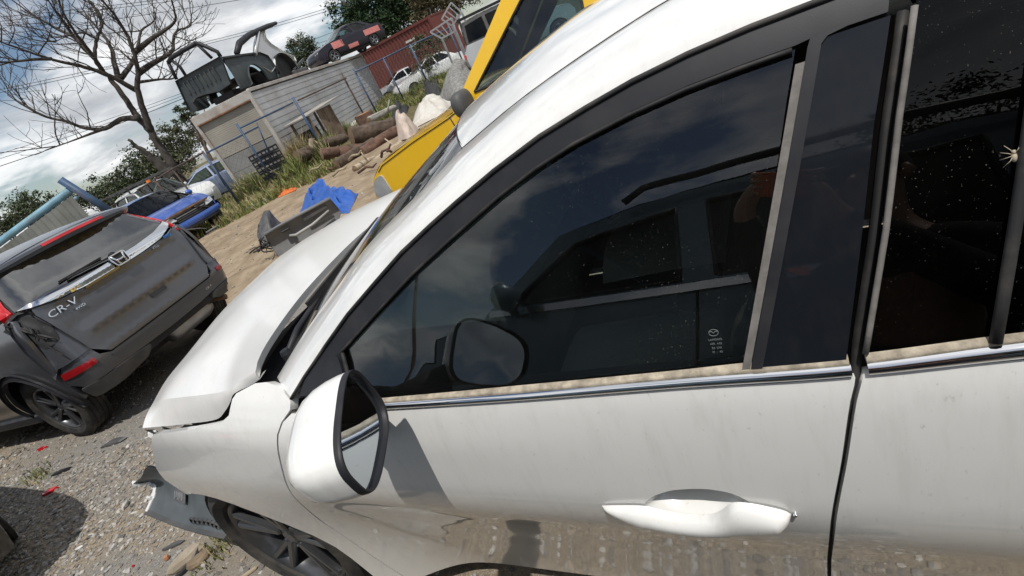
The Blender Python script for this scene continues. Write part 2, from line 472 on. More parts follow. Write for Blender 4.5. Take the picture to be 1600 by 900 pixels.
# ================================================================== the white SUV beside the camera
ZW = [(.12,.715),(.2,.738),(.28,.762),(.36,.786),(.43,.808),(.5,.832),(.58,.860),(.66,.892),(.74,.926),(.80,.946),(.86,.954),(.93,.951),(1.0,.944),(1.06,.935),(1.09,.928),(1.12,.917),(1.2,.884),(1.3,.84),(1.4,.793),(1.484,.748),(1.52,.722),(1.56,.68),(1.62,.60)]
ZT = [(.12,.895),(.3,.903),(.42,.910),(.5,.917),(.6,.931),(.7,.946),(.8,.956),(.86,.958),(.95,.951)]
def side(x, z):
    d = .07*max(0, (.5-x)/1.2)**2+.05*max(0, (x-2.9)/1.0)**2
    d2 = .06*min(1, max(0, (1.7-x)/1.1))**2+.05*max(0, (x-2.4)/1.5)**2
    k = sstep(.98, 1.2, z); w = pw(ZW, z)
    if z < .95:                                   # the wheel arches swell out of the undercut flank
        w += (pw(ZT, z)-w)*min(1, math.exp(-((x+.1)/.50)**4)+math.exp(-((x-2.9)/.5)**4))
    return -(w-d*(1-k)-max(d, d2)*k)
def smooth2(pts, n):
    return [tuple(poly_at([(x, z, 0) for x, z in pts], i/(n-1)).xy) for i in range(n)]
def sp(off=0.0, mirror=False):
    """maps (x, z) onto the flank of the car, off metres proud of it"""
    def f(x, z):
        e = 2e-3
        gx = (side(x+e, z)-side(x-e, z))/(2*e); gz = (side(x, z+e)-side(x, z-e))/(2*e)
        n = Vector((gx, -1, gz)).normalized(); p = Vector((x, side(x, z), z))+n*off
        if mirror: p.y = -p.y
        return p
    return f
suv = thing('white_suv', 'white SUV close up on the right with its front bumper torn off', 'car', (0, 0, 0))
A_L = [(.611,1.102),(.667,1.142),(.767,1.204),(.868,1.263),(.976,1.317),(1.06,1.358),(1.14,1.39),(1.207,1.415),(1.291,1.444),(1.38,1.47),(1.458,1.486),(1.529,1.498),(1.605,1.506),(1.68,1.510),(1.77,1.511),(1.9,1.509),(2.2,1.497),(2.6,1.466),(3.0,1.415),(3.4,1.33)]
B_L = [(.814,1.19),(.964,1.266),(1.076,1.321),(1.184,1.366),(1.29,1.408),(1.367,1.433),(1.435,1.45),(1.522,1.464),(1.598,1.472),(1.665,1.475),(1.722,1.476)]
CUT = [(.607,1.073),(.556,1.046),(.524,.999),(.471,.908),(.395,.766),(.332,.612),(.317,.45),(.318,.30),(.33,.12)]
GAP = [(1.828,1.478),(1.798,1.376),(1.771,1.267),(1.732,1.126),(1.73,1.102),(1.72,1.068),(1.703,.984),(1.675,.839),(1.661,.64),(1.636,.12)]
ARC = [(-.135+.373*cos(a), .366+.373*sin(a)) for a in [radians(x) for x in (113, 102, 90, 78, 66, 52, 38, 24, 10, -2)]]
CUT = smooth2(CUT, 26); GAPL = [p for p in smooth2(GAP, 60) if p[1] < 1.1]
# ---- fender
FEN = [(.601,1.080),(.606,1.098),(.57,1.124),(.52,1.136),(.474,1.136),(.392,1.119),(.374,1.108),(.352,1.074),(.313,1.059),(.177,1.044),(-.077,1.022),(-.112,1.001),(-.183,.935),(-.25,.872),(-.297,.80)]+ARC+[(.24,.12)]+[(x-.0075, z) for x, z in CUT[::-1]][:-1]
patch('fender', FEN, sp(0), WHITE, suv, .035, flange=.022)
# ---- front door
HOLE = rounded([(1.392,.858),(1.418,.886),(1.452,.903),(1.507,.911),(1.552,.901),(1.578,.872),(1.53,.840),(1.44,.838)], .02, 3)
DOOR = [(.607,1.073)]+CUT[1:]+[(x-.0035, z) for x, z in GAPL[::-1]]+[(1.7265,1.103),(1.514,1.099),(1.224,1.088),(1.081,1.083),(.906,1.077),(.70,1.070)]
door = patch('front_door', DOOR, sp(.001), WHITE, suv, .03, holes=[HOLE], flange=.022)
g = Geo(); hc = Vector((1.485, .872))
hd = dens(HOLE, .02)
def cupP(i, j):
    t = j/7; p = Vector(hd[i]).lerp(hc, t); return sp(.001-.050*sstep(0, .6, t))(p.x, p.y)
g.grid(cupP, len(hd), 8, closeu=True, flip=True); g.build('handle_recess', WHITE, door, True)
# grab handle, a proud bar running along the lower half of the recess
HT = [(1.318,.8535),(1.345,.8575),(1.397,.861),(1.42,.853),(1.44,.8465),(1.467,.844),(1.495,.846),(1.512,.853),(1.527,.866),(1.54,.880),(1.552,.885),(1.575,.882),(1.60,.8755),(1.616,.869),(1.622,.862)]
HB = [(1.318,.8475),(1.345,.833),(1.378,.820),(1.43,.809),(1.484,.804),(1.54,.811),(1.586,.827),(1.61,.842),(1.622,.857)]
g = Geo()
def hP(i, j):
    x = lerp(1.318, 1.622, i/60); t = j/12; zt, zb = pw(HT, x), pw(HB, x)
    q = min(1, (x-1.318)/.07, (1.622-x)/.02); q = max(.0, q)**.5
    u = t**.8; o = .003+(.025*q)*(max(0, 1-abs(2*u-1)**2.6))**.75
    return sp(o)(x, lerp(zb, zt, t))
g.grid(hP, 61, 13, flip=False); g.build('door_handle', WHITE, door, True)
g = Geo(); g.lathe([(0, .004), (.0022, .004), (.003, .002), (.0032, -.004)], sp(.004)(1.628, .863), Vector((0, -1, 0)), 12); g.build('handle_cap', CHROME, door, True)
# bright strip, dusty seal
def strip(name, x0, x1, zb, zt, m, par, o0, o1, bow=.005, n=60, x1b=None):
    g = Geo(); k = 8
    def P(i, j):
        x = lerp(x0, x1, i/(n-1)); t = j/(k-1)
        return sp(lerp(o0, o1, t)+bow*sin(pi*t)**.7)(x, lerp(zb(x), zt(x), t))
    g.grid(P, n, k, flip=False)
    for i, fl in ((0, False), (n-1, True)):
        c = [P(i, j) for j in range(k)]+[sp(-.01)(lerp(x0, x1, i/(n-1)), zt(lerp(x0, x1, i/(n-1)))), sp(-.01)(lerp(x0, x1, i/(n-1)), zb(lerp(x0, x1, i/(n-1))))]
        g.add(c, [tuple(range(len(c)))[::-1] if fl else tuple(range(len(c)))])
    return smooth_by_angle(g.build(name, m, par, True), 50)
cb = lambda x: pw([(.906,1.0795),(1.081,1.0855),(1.224,1.0905),(1.514,1.1015),(1.725,1.105),(1.9,1.115),(2.4,1.135),(2.8,1.15)], x)
ct = lambda x: pw([(.904,1.0935),(1.086,1.100),(1.228,1.105),(1.517,1.1165),(1.727,1.121),(1.9,1.134),(2.4,1.155),(2.8,1.17)], x)
cs = lambda x: pw([(.904,1.1005),(1.086,1.108),(1.257,1.1155),(1.519,1.1255),(1.608,1.1295),(1.731,1.131),(1.9,1.142),(2.4,1.163),(2.8,1.18)], x)
strip('belt_moulding', .70, 1.7235, cb, ct, CHROME, door, .003, .003, .007)
strip('belt_seal', .72, 1.7225, lambda x: ct(x)-.001, cs, SEAL, door, .004, -.003, .004)
# window frame, sail panel, pillar cover
fr = [(x+.001, z-.004) for x, z in A_L[1:15]]
FRAME = [(.640,1.106)]+fr+[(1.819,1.505),(1.812,1.478),(1.74,1.478)]+B_L[::-1]+[(.826,1.116),(.80,1.107)]
frame = patch('window_frame', FRAME, sp(.0), TRIM, door, .025, flange=.02)
g = Geo()
g.tube([sp(.001)(x, z-.001) for x, z in dens(A_L[:15], .03, False)], .0042, 8)
g.tube([sp(.0015)(x-.004, z-.004) for x, z in dens(B_L, .03, False)], .0032, 8)
g.tube([sp(.001)(x, z) for x, z in dens([(.818,1.188),(.822,1.15),(.828,1.112)], .02, False)], .0045, 8)
g.build('window_rubber', RUBBER, door, True)
patch('sail_panel', rounded([(.668,1.112),(.700,1.138),(.775,1.180),(.807,1.184),(.818,1.116)], .01, 2), sp(.007), TRIM, door, .03, flange=.01)
PANE = [(x, z-.002) for x, z in B_L]+[(1.705,1.427),(1.604,1.120),(1.4,1.111),(1.1,1.10),(.826,1.095)]
patch('window_pane', PANE, sp(-.007), G_FRONT, door, .05, flange=0)
PIL = [(1.738,1.473),(1.813,1.473),(1.783,1.376),(1.756,1.267),(1.720,1.127),(1.620,1.124)]
patch('pillar_cover', PIL, sp(.004), TRIMG, door, .04, flange=.012)
def bar_strip(nm, a, b, w0, w1, off, m, par, extra=()):
    n_ = 14; L = [(lerp(a[0], b[0], i/n_)+w0, lerp(a[1], b[1], i/n_)) for i in range(n_+1)]; Rr = [(lerp(a[0], b[0], i/n_)+w1, lerp(a[1], b[1], i/n_)) for i in range(n_+1)]
    return patch(nm, Rr+list(extra)+L[::-1], sp(off), m, par, .012, flange=.012)
bar_strip('glass_run', (1.606,1.124), (1.724,1.456), -.0055, .0045, .0055, RUBBERG, door)
bar_strip('pillar_edge', (1.617,1.124), (1.7385,1.468), -.0055, .0085, .0065, TRIM, door, [(1.754,1.4735),(1.775,1.4765),(1.775,1.480),(1.748,1.480),(1.737,1.476)])
# ---- rear door
RD = [(1.7365,1.107)]+[(x, cb(x)-.002) for x in (1.9, 2.1, 2.3, 2.5, 2.72)]+[(2.76,1.0),(2.74,.86),(2.64,.74),(2.52,.62),(2.45,.46),(2.44,.12),(1.6375,.12)]+[(x+.0035, z) for x, z in GAPL[::-1]]
rdoor = patch('rear_door', RD, sp(.001), WHITE, suv, .045, flange=.022)
strip('belt_moulding', 1.7405, 2.74, cb, ct, CHROME, rdoor, .003, .003, .007)
strip('belt_seal', 1.7405, 2.74, lambda x: ct(x)-.001, cs, SEAL, rdoor, .004, -.003, .004)
RW = [(1.742,1.128),(1.781,1.267),(1.808,1.376),(1.838,1.482),(2.2,1.468),(2.55,1.442),(2.72,1.40),(2.72,1.16),(2.3,1.15),(1.9,1.132)]
patch('window_pane', RW, sp(-.002), G_DARK, rdoor, .06, flange=0)
patch('window_backing', RW, sp(-.03), DARK, rdoor, .1, flange=0)
RFR = [(1.831,1.505)]+[(x, z-.004) for x, z in A_L[15:19]]+[(3.0,1.39),(2.75,1.40),(2.55,1.446),(2.2,1.472),(1.838,1.484)]
patch('window_frame', RFR, sp(.0), TRIMG, rdoor, .06, flange=.02)
g = Geo(); g.tube([sp(.005)(*p) for p in dens([(1.860,1.134),(1.897,1.292),(1.938,1.476)], .05, False)], .0062, 8); g.build('division_bar', RUBBER, rdoor, True)
g = Geo(); g.tube([sp(.004)(*p) for p in dens([(1.7405,1.132),(1.779,1.267),(1.806,1.376),(1.834,1.474)], .04, False)], .0036, 8); g.build('door_edge_rubber', RUBBERG, rdoor, True)
g = Geo(); g.tube([sp(-.017)(x, z) for x, z in smooth2(GAP, 60)], .0065, 6); g.build('door_gap_seal', RUBBER, suv, True)
g = Geo(); g.tube([sp(-.012)(x-.004, z) for x, z in dens(CUT, .04, False)], .007, 6); g.build('door_gap_seal', RUBBER, suv, True)
# ---- rear quarter
RA = [(2.9+.40*cos(a), .365+.405*sin(a)) for a in [radians(x) for x in (178, 160, 140, 120, 100, 80, 60, 40, 20, 2)]]
QP = [(2.45,.33)]+RA+[(3.5,.34),(3.78,.42),(3.83,.7),(3.80,1.0),(3.7,1.18),(3.4,1.33),(3.3,1.355),(2.80,1.165),(2.765,1.0),(2.745,.86),(2.645,.74),(2.525,.62),(2.455,.46)]
patch('rear_quarter', QP, sp(0), WHITE, suv, .07, flange=.022)
patch('quarter_window', [(2.80,1.18),(3.28,1.35),(3.0,1.40),(2.76,1.395)], sp(-.002), G_DARK, suv, .08, flange=.01)
# ---- roof, rail and windscreen
C_L = [(.470,-.806,1.103),(.60,-.742,1.192),(.735,-.684,1.271),(.834,-.652,1.328),(.909,-.629,1.361),(.975,-.604,1.387),(1.06,-.580,1.421),(1.135,-.568,1.452),(1.291,-.577,1.500),(1.44,-.582,1.535),(1.583,-.585,1.561),(1.8,-.588,1.583),(2.2,-.59,1.60),(2.7,-.59,1.60),(3.2,-.58,1.56),(3.5,-.57,1.50)]
def AL3(t):
    x, z = poly_at([(p[0], p[1], 0) for p in A_L], t).xy; return Vector((x, side(x, z), z))
for my in (1, -1):
    g = Geo(); NR = 70
    def railP(i, j):
        t = i/(NR-1); a = AL3(t)
        # companion point on the inner edge, chosen at matching distance along the car
        c = poly_at(C_L, t*.985+.0)
        s = j/12; hgt = lerp(.030, .052, sstep(.15, .45, t))
        ctl = Vector((a.x*.8+c.x*.2, a.y+.026*(hgt/.05), a.z+hgt))
        ctl.y = min(ctl.y, lerp(a.y, c.y, .35)); ctl.z = max(ctl.z, lerp(a.z, c.z, .30)+.008)
        p = a*(1-s)**2+ctl*2*s*(1-s)+c*s*s
        return Vector((p.x, p.y*my, p.z))
    g.grid(railP, NR, 13, flip=my < 0)
    # both edges turn down so that the rail has thickness
    g.grid(lambda i, j: railP(i, 12)+Vector((0, 0, -.02*j)), NR, 2, flip=my < 0)
    g.grid(lambda i, j: railP(i, 0)+Vector((0, .018*j*my, -.004*j)), NR, 2, flip=my > 0)
    g.build('roof_rail', WHITE, suv, True)
    g = Geo(); g.grid(lambda i, j: (lambda p: Vector((p.x, p.y*my, p.z)))(AL3(i/(NR-1)).lerp(poly_at(C_L, i/(NR-1)*.985), j/4)+Vector((0, .045-.03*j/4, -.012-.02*j/4))), NR, 5, flip=my > 0); g.build('pillar_trim', DARK, suv, True)
zc = [(.955,1.474),(1.09,1.517),(1.22,1.552),(1.33,1.577),(1.6,1.612),(2.0,1.636),(2.5,1.645),(3.0,1.63),(3.5,1.57)]
def ditch(x):
    e = [(p[0], p[1:]) for p in C_L[7:]]
    return pw([(a, b[0]) for a, b in e], x), pw([(a, b[1]) for a, b in e], x)
g = Geo(); NX, NY = 60, 41
def roofP(i, j):
    q = 2*j/(NY-1)-1; x0 = .958+.180*q*q; x = lerp(x0, 3.5, (i/(NX-1))**1.25)
    ye, ze = ditch(max(x, 1.135)); z = ze+(pw(zc, x)-ze)*(1-abs(q)**2.3)
    if x < 1.135: z = lerp(pw(zc, x), pw(zc, 1.135), 0)*(1-abs(q)**2.3)+(1.452-.4*(1.135-x))*abs(q)**2.3
    return Vector((x, -(ye+.007)*q*-1 if False else (ye-.001)*-q*1, z))
g.grid(roofP, NX, NY, flip=False)
g.grid(lambda i, j: roofP(i, NY-1)+Vector((0, 0, -.014*j)), NX, 2, flip=False)
g.grid(lambda i, j: roofP(i, 0)+Vector((0, 0, -.014*j)), NX, 2, flip=True)
roof = g.build('roof', WHITE, suv, True)
for my in (1, -1):
    g = Geo(); g.tube([Vector((x, (ditch(x)[0]+.0035)*my, ditch(x)[1]-.0015)) for x in [1.135+.06*k for k in range(40)]], .0042, 6); g.build('roof_moulding', RUBBER, roof, True)
CW = C_L[:8]
g = Geo(); NU, NV = 24, 41
def wsP(i, j):
    t = i/(NU-1); q = 2*j/(NV-1)-1; e = poly_at(CW, t); c = Vector((lerp(.19, .945, t), 0, lerp(1.10, 1.470, t)+.012*sin(pi*t)))
    k = 1-abs(q)**2.1
    return Vector((lerp(e.x, c.x, k)+.004, e.y*-q*-1 if False else e.y*q, lerp(e.z, c.z, k)-.006))
g.grid(wsP, NU, NV, flip=True); ws = g.build('windscreen', G_CLEAR, suv, True)
g = Geo()
g.tube([wsP(NU-1, j)+Vector((.006, 0, .003)) for j in range(NV)], .006, 6)
for jj in (0, NV-1): g.tube([wsP(i, jj)+Vector((0, 0, .001)) for i in range(NU)], .006, 6)
g.build('windscreen_seal', RUBBER, ws, True)
g = Geo(); g.grid(lambda i, j: wsP(NU-1-int(i), j)-Vector((.0, 0, .004)), 3, NV, flip=False); g.build('windscreen_band', TRIMG, ws, True)
# ---- bonnet
FE = [(-.69,-.738,.858),(-.745,-.55,.918),(-.79,-.40,.938),(-.845,-.09,.985),(-.866,.2,1.008),(-.855,.40,1.022),(-.80,.60,1.020),(-.70,.73,1.005)]
RE = [(.385,-.800,1.098),(.365,-.765,1.120),(.32,-.665,1.134),(.235,-.44,1.140),(.19,-.23,1.142),(.165,0,1.142),(.19,.23,1.142),(.235,.44,1.140),(.32,.665,1.134),(.37,.76,1.115)]
CR = [(-.715,-.640,.900),(-.48,-.690,.958),(-.22,-.722,.990),(-.06,-.735,1.004),(.07,-.747,1.022),(.20,-.765,1.062),(.37,-.790,1.115)]
LE = [(-.69,-.738,.858),(-.49,-.745,.872),(-.31,-.752,.887),(-.075,-.762,.914),(.02,-.765,.953),(.10,-.770,.995),(.16,-.775,1.030),(.30,-.785,1.068),(.385,-.800,1.098)]
g = Geo(); NA, NB = 40, 44
def hoodP(i, j):
    s = i/(NA-1); q = j/(NB-1)                     # s: front to rear, q: left to right
    f = poly_at(FE, q*.94+.06); r = poly_at(RE, q*.985+.015); p = f.lerp(r, s)
    p.z += .030*sin(pi*s**.9)*(1-abs(2*q-1)**3*.4)
    l = poly_at(CR, s); w = max(0, 1-q/.30)
    w = w**1.6
    base = poly_at(FE, .06).lerp(poly_at(RE, .015), s); base.z += .030*sin(pi*s**.9)*.6
    p += (l-base)*w
    p.z += .0025*sin(11*p.x+2)*math.exp(-((p.x+.55)/.2)**2)*sin(6*p.y+1)
    return p
g.grid(hoodP, NA, NB, flip=False)
def flapP(i, j):
    s = i/(NA-1); t = j/8; a = hoodP(i, 0); b = poly_at(LE, s); m = a.lerp(b, t)
    m += Vector((0, -.004, .004))*sin(pi*t)*(1-s*.7); return m
g.grid(flapP, NA, 9, flip=True)
g.grid(lambda i, j: poly_at(LE, i/(NA-1))+Vector((0, .03*j, .006*j)), NA, 2, flip=True)
g.grid(lambda i, j: hoodP(0, i)+Vector((.02*j, 0, -.03*j)), NB, 2, flip=True)
g.grid(lambda i, j: hoodP(NA-1, i)+Vector((-.004*j, 0, -.022*j)), NB, 2, flip=False)
g.grid(lambda i, j: hoodP(i, NB-1)+Vector((0, -.004*j, -.05*j)), NA, 2, flip=False)
g.build('bonnet', WHITEB, suv, True)
# cowl under the rear edge of the bonnet, wiper, engine bay
g = Geo()
g.grid(lambda i, j: Vector((lerp(.10, .44, j/5)+.2*(abs(i/10-1))**2.1, lerp(-.80, .80, i/20), 1.062-.05*sin(pi*j/5)+.006*(j % 2))), 21, 6)
g.build('cowl', TRIM, suv, False)
g = Geo(); wa = [Vector((.395, -.70, 1.095)), Vector((.36, -.60, 1.115)), Vector((.315, -.42, 1.128)), Vector((.28, -.2, 1.142)), Vector((.265, .02, 1.155))]
g.tube(wa, [.011, .010, .008, .006, .005], 8); wiper = g.build('wiper', TRIM, suv, True)
g = Geo(); g.bar((.33, -.50, 1.135), (.262, .06, 1.168), .012, .022); g.build('wiper_blade', RUBBER, wiper)
g = Geo(); g.lathe([(0, .02), (.012, .018), (.016, .006), (.016, -.02)], (.395, -.70, 1.095), (0, 0, 1), 12)
g.build('wiper_pivot', TRIM, wiper, False)
g = Geo(); g.box((.02, 0, .56), (.98, 1.36, .52)); g.box((-.44, 0, .56), (.3, 1.2, .46)); g.box((.10, -.69, .78), (.5, .10, .16)); g.build('engine_bay', DARK, suv)
g = Geo(); g.tube([Vector((-.50, -.70, .80)), Vector((-.28, -.75, .850)), Vector((.08, -.77, .90))], .02, 6)
g.build('fender_bracket', DARKG, suv)
# ---- body shell behind the skins, floor, far flank with its window opening
g = Geo()
g.box((1.2, 0, .34), (2.2, 1.30, .10)); g.box((2.9, 0, .36), (1.6, 1.2, .12))
g.box((1.08, -.62, .27), (1.36, .06, .12)); g.box((1.08, .62, .27), (1.36, .06, .12))
g.build('floor_pan', DARK, suv)
patch('inner_door_panel', [(.62,.40),(.62,1.08),(.83,1.10),(1.72,1.115),(1.64,.40)], sp(-.055), LEATHER, suv, .12, flange=.02)
FARH = [[(.87,1.12),(.99,1.25),(1.2,1.365),(1.44,1.445),(1.70,1.47),(1.60,1.13)], [(1.76,1.14),(1.84,1.47),(2.2,1.46),(2.6,1.42),(2.72,1.38),(2.70,1.17)]]
FAR = [(.474,1.133),(.34,1.07),(-.1,1.02),(-.25,.87),(-.288,.80)]+ARC[1:]+[(.4,.33),(2.45,.33)]+RA+[(3.5,.34),(3.78,.42),(3.83,.7),(3.7,1.18),(3.4,1.33)]+A_L[::-1][1:]
far = patch('far_flank', FAR, sp(0, True), WHITE, suv, .09, holes=FARH, flange=.03, flip=True)
for h in FARH: patch('far_window_pane', h, sp(-.006, True), G_DARK, far, .12, flange=0, flip=True)
patch('far_inner_trim', FAR[:-20]+[(3.0,1.1),(.6,1.1)] if False else [(.55,.36),(2.7,.36),(2.72,1.14),(1.7,1.11),(.87,1.09),(.6,1.08)], sp(-.05, True), LEATHER, suv, .15, flange=0)
g = Geo(); g.grid(lambda i, j: roofP(min(NX-1, 6+i), j)+Vector((0, 0, -.025)), 50, NY); g.build('headlining', INT, suv, True)
# ---- seats, dashboard, wheel
def seat(x, y):
    g = Geo()
    g.grid(lambda i, j: Vector((x+.25+lerp(-.26, .26, i/8), y+.25*(2*j/8-1), .66+.07*(1-abs(2*j/8-1)**3)-.02*abs(i/8-.6))), 9, 9)
    s = g.build('seat', LEATHER, suv, True)
    g = Geo()
    def bp(i, j):
        t = i/11; a = 2*pi*j/16; hw = lerp(.26, .19, t)
        return Vector((x+.47+.17*t+.065*cos(a), y+hw*(abs(sin(a))**.6)*(1 if sin(a) > 0 else -1), .64+.60*t))
    g.grid(bp, 12, 17); g.build('seat_back', LEATHER, s, True)
    g = Geo(); g.lathe([(0, .09), (.06, .085), (.10, .05), (.11, 0), (.10, -.05), (.05, -.085), (0, -.09)], (x+.67, y, 1.33), (0, 0, 1), 16); g.build('headrest', LEATHER, s, True)
seat(1.05, -.38); seat(1.05, .38)
g = Geo()
g.grid(lambda i, j: Vector((lerp(.50, .92, i/8), lerp(-.80, .80, j/20), .86+.20*sin(pi*min(1, i/8*.62+.36))**.8+.015*cos(j/20*6*pi)*(i > 4))), 9, 21, flip=True)
g.box((.80, 0, .72), (.26, 1.5, .3), None, .03); g.build('dashboard', DARK, suv, True)
g = Geo(); c = Vector((1.02, .38, .98)); ax = Vector((.9, 0, .42)).normalized(); e1 = Vector((0, 1, 0)); e2 = ax.cross(e1)
g.tube([c+(e1*cos(a)+e2*sin(a))*.185 for a in [2*pi*k/36 for k in range(37)]], .016, 8)
for a in (0, pi, -pi/2): g.bar(c-ax*.02, c+(e1*cos(a)+e2*sin(a))*.18, .04, .02)
g.lathe([(0, .03), (.05, .026), (.07, 0), (.07, -.05)], c-ax*.03, ax, 16); g.build('steering_wheel', DARK, suv, True)
# ---- wheels
def wheel(name, parent, c, axis, r=.36, w=.23, rim=.26, spokes=5, tm=TYRE, rm=ALLOY, lugs=True, double=True, n=40):
    """tyre (with tread ribs) as the part, rim with its spokes as the sub-part; axis points outward"""
    ax = Vector(axis).normalized(); c = Vector(c); h = w/2; g = Geo()
    prof = [(rim, h*.72), (rim+.012, h*.90), (lerp(rim, r, .45), h*1.04), (r-.025, h*.96), (r-.008, h*.82)]
    for k in range(5):
        u = lerp(.74, -.74, k/4)*h; prof += [(r, u+h*.13), (r, u-h*.10), (r-.008, u-h*.12), (r-.008, u-h*.20)]
    prof = prof[:-2]+[(r-.008, -h*.86), (r-.03, -h*.98), (rim, -h*.8)]
    g.lathe(prof, c, ax, n); ty = smooth_by_angle(g.build(name, tm, parent, True), 30)
    g = Geo(); e1 = ax.orthogonal().normalized(); e2 = ax.cross(e1); f = h*.74
    g.lathe([(rim+.004, f+.006), (rim-.006, f+.012), (rim-.018, f), (rim-.03, f-.03), (rim-.035, -h*.6)], c, ax, n)
    g.lathe([(0, f-.012), (.028, f-.012), (.034, f-.018), (.055, f-.022), (.075, f-.05)], c, ax, 20)
    for k in range(spokes):
        for dd in ((-.17, .17) if double else (0,)):
            a = 2*pi*k/spokes; b = a+dd
            p0 = c+(e1*cos(a+dd*.4)+e2*sin(a+dd*.4))*.045+ax*(f-.026); p1 = c+(e1*cos(b)+e2*sin(b))*(rim-.014)+ax*(f-.006)
            g.bar(p0, p1, .030 if double else .055, .03, up=ax, bev=.007)
    rm_o = smooth_by_angle(g.build('rim', rm, ty, True), 35)
    g = Geo(); g.lathe([(0, -.02), (rim-.05, -.02), (rim-.05, -.045), (0, -.05)], c, ax, 24)
    g.build('brake_disc', DARKG if not lugs else DARK, ty)
    return ty
wheel('wheel', suv, (-.125, -.765, .352), (0, -1, 0), .346, .235, .255, 5, rm=ALLOYD)
wheel('wheel', suv, (-.112, .768, .352), (0, 1, 0), .346, .235, .255, 5, rm=ALLOYD, n=24)
wheel('wheel', suv, (2.9, -.768, .352), (0, -1, 0), .346, .235, .255, 5, rm=ALLOYD, n=24)
wheel('wheel', suv, (2.9, .768, .352), (0, 1, 0), .346, .235, .255, 5, rm=ALLOYD, n=24)
g = Geo(); g.grid(lambda i, j: Vector((-.12+.378*cos(lerp(-.15, pi*.66, i/24)), lerp(-.86, -.52, j/3), .37+.378*sin(lerp(-.15, pi*.66, i/24))+.006*(i % 2))), 25, 4, flip=True)
for k in range(5): g.bar((-.315-.028*k, -.83, .70-.026*k), (-.30-.028*k, -.60, .71-.026*k), .012, .03)
g.build('wheel_liner', RUBBER, suv)
# ---- door mirror
MI = Vector((1.008, -.985, 1.207)); MO = Vector((.4296, -.8937, -.1298)); MU = Vector((.0562, -.1170, .9915)); MN = Vector((.9013, .4332, 0))
MWD, MH, MSL = .202, .150, .273
def mo(a, sc=1.0, dn=0.0):
    c, s = cos(a), sin(a); e = .62; u = MWD/2*(1+(1 if c > 0 else -1)*abs(c)**e); v = MH/2*(1 if s > 0 else -1)*abs(s)**e*(1-MSL*u/MWD)
    ctr = MI+MO*(MWD/2); p = MI+MO*u+MU*v; return ctr+(p-ctr)*sc+MN*dn
NM = 64; MA = [2*pi*k/NM for k in range(NM)]
g = Geo(); prof = [(1.0, -.004), (1.005, -.018), (.985, -.042), (.93, -.066), (.84, -.085), (.70, -.10), (.5, -.11), (.25, -.1145), (.01, -.116)]
g.grid(lambda i, j: mo(MA[i], *prof[j]), NM, len(prof), closeu=True, flip=False)
mir = g.build('door_mirror', WHITE, suv, True)
g = Geo(); prof2 = [(1.0, -.006), (1.006, .001), (.997, .006), (.968, .007), (.945, .004), (.935, -.001), (.93, -.008)]
g.grid(lambda i, j: mo(MA[i], *prof2[j]), NM, len(prof2), closeu=True, flip=True); g.build('mirror_bezel', TRIM, mir, True)
g = Geo(); vs = [mo(a, .868, -.012) for a in MA]; ctr = MI+MO*(MWD/2)-MN*.012
NTL = (MN+MU*-.02+MO*-.02).normalized()
g.grid(lambda i, j: mo(MA[i], .94*(1-j/6*.998), -.003-.0012*(1-(1-j/6)**2)), NM, 7, closeu=True, flip=True)
g.build('mirror_glass', MIRROR, mir, True)
g = Geo(); b0 = MI+MO*.03-MU*.060-MN*.045; b1 = sp(-.01)(.80, 1.085)
g.tube([b0, b0.lerp(b1, .5)+Vector((0, 0, -.012)), b1], [.042, .038, .045], 12); g.build('mirror_stalk', TRIM, mir, True)
# ---- torn bumper corner hanging at the front wheel, and the loose bracket under the bonnet edge
TB = [(-1.335,-.745,.468),(-1.24,-.775,.392),(-1.20,-.80,.372),(-1.10,-.775,.49),(-.99,-.75,.592),(-.80,-.785,.618),(-.64,-.80,.60)]
g = Geo()
top = [(-1.325,-.745,.47),(-1.18,-.74,.520),(-1.02,-.735,.600),(-.86,-.755,.600),(-.70,-.775,.585),(-.56,-.80,.56)]
bot = [(-1.275,-.80,.335),(-1.12,-.815,.330),(-.96,-.83,.320),(-.82,-.84,.318),(-.70,-.85,.325),(-.52,-.86,.335)]
def tbP(i, j):
    a = poly_at(top, i/20); b = poly_at(bot, i/20); t = j/10; p = a.lerp(b, t)
    return p+Vector((.02, .075, 0))*sin(pi*t)+Vector((0, .012*sin(i*.9)*sin(pi*t), 0))
g.grid(tbP, 21, 11, flip=False); tb = g.build('torn_bumper_corner', mat('grey_bumper_inside', (.085, .10, .11), .5, var=.2, vscale=9), suv, True)
g = Geo(); g.grid(lambda i, j: tbP(i, j)+Vector((.004, .008, .002)), 21, 11, flip=True); g.build('bumper_skin', WHITE, tb, True)
g = Geo()
for j in range(10):
    a, b = tbP(0, j), tbP(0, j+1)
    g.bar(a, b, .022+.012*(j % 3 == 1), .010)
for j in (1, 4, 8):
    p = tbP(0, j); g.box(p+Vector((-.012, -.005, 0)), (.035, .014, .04), None, .004)
g.build('bumper_edge', WHITE2, tb)
g = Geo()
for i in range(20): g.bar(tbP(i, 10), tbP(i+1, 10), .03, .008)
for i in range(7): g.lathe([(.012, .006), (.018, .006), (.018, -.004), (.012, -.004)], tbP(12+i, 9)+Vector((0, -.008, 0)), (0, -1, .2), 10)
g.build('bumper_lip', DARKG, tb)
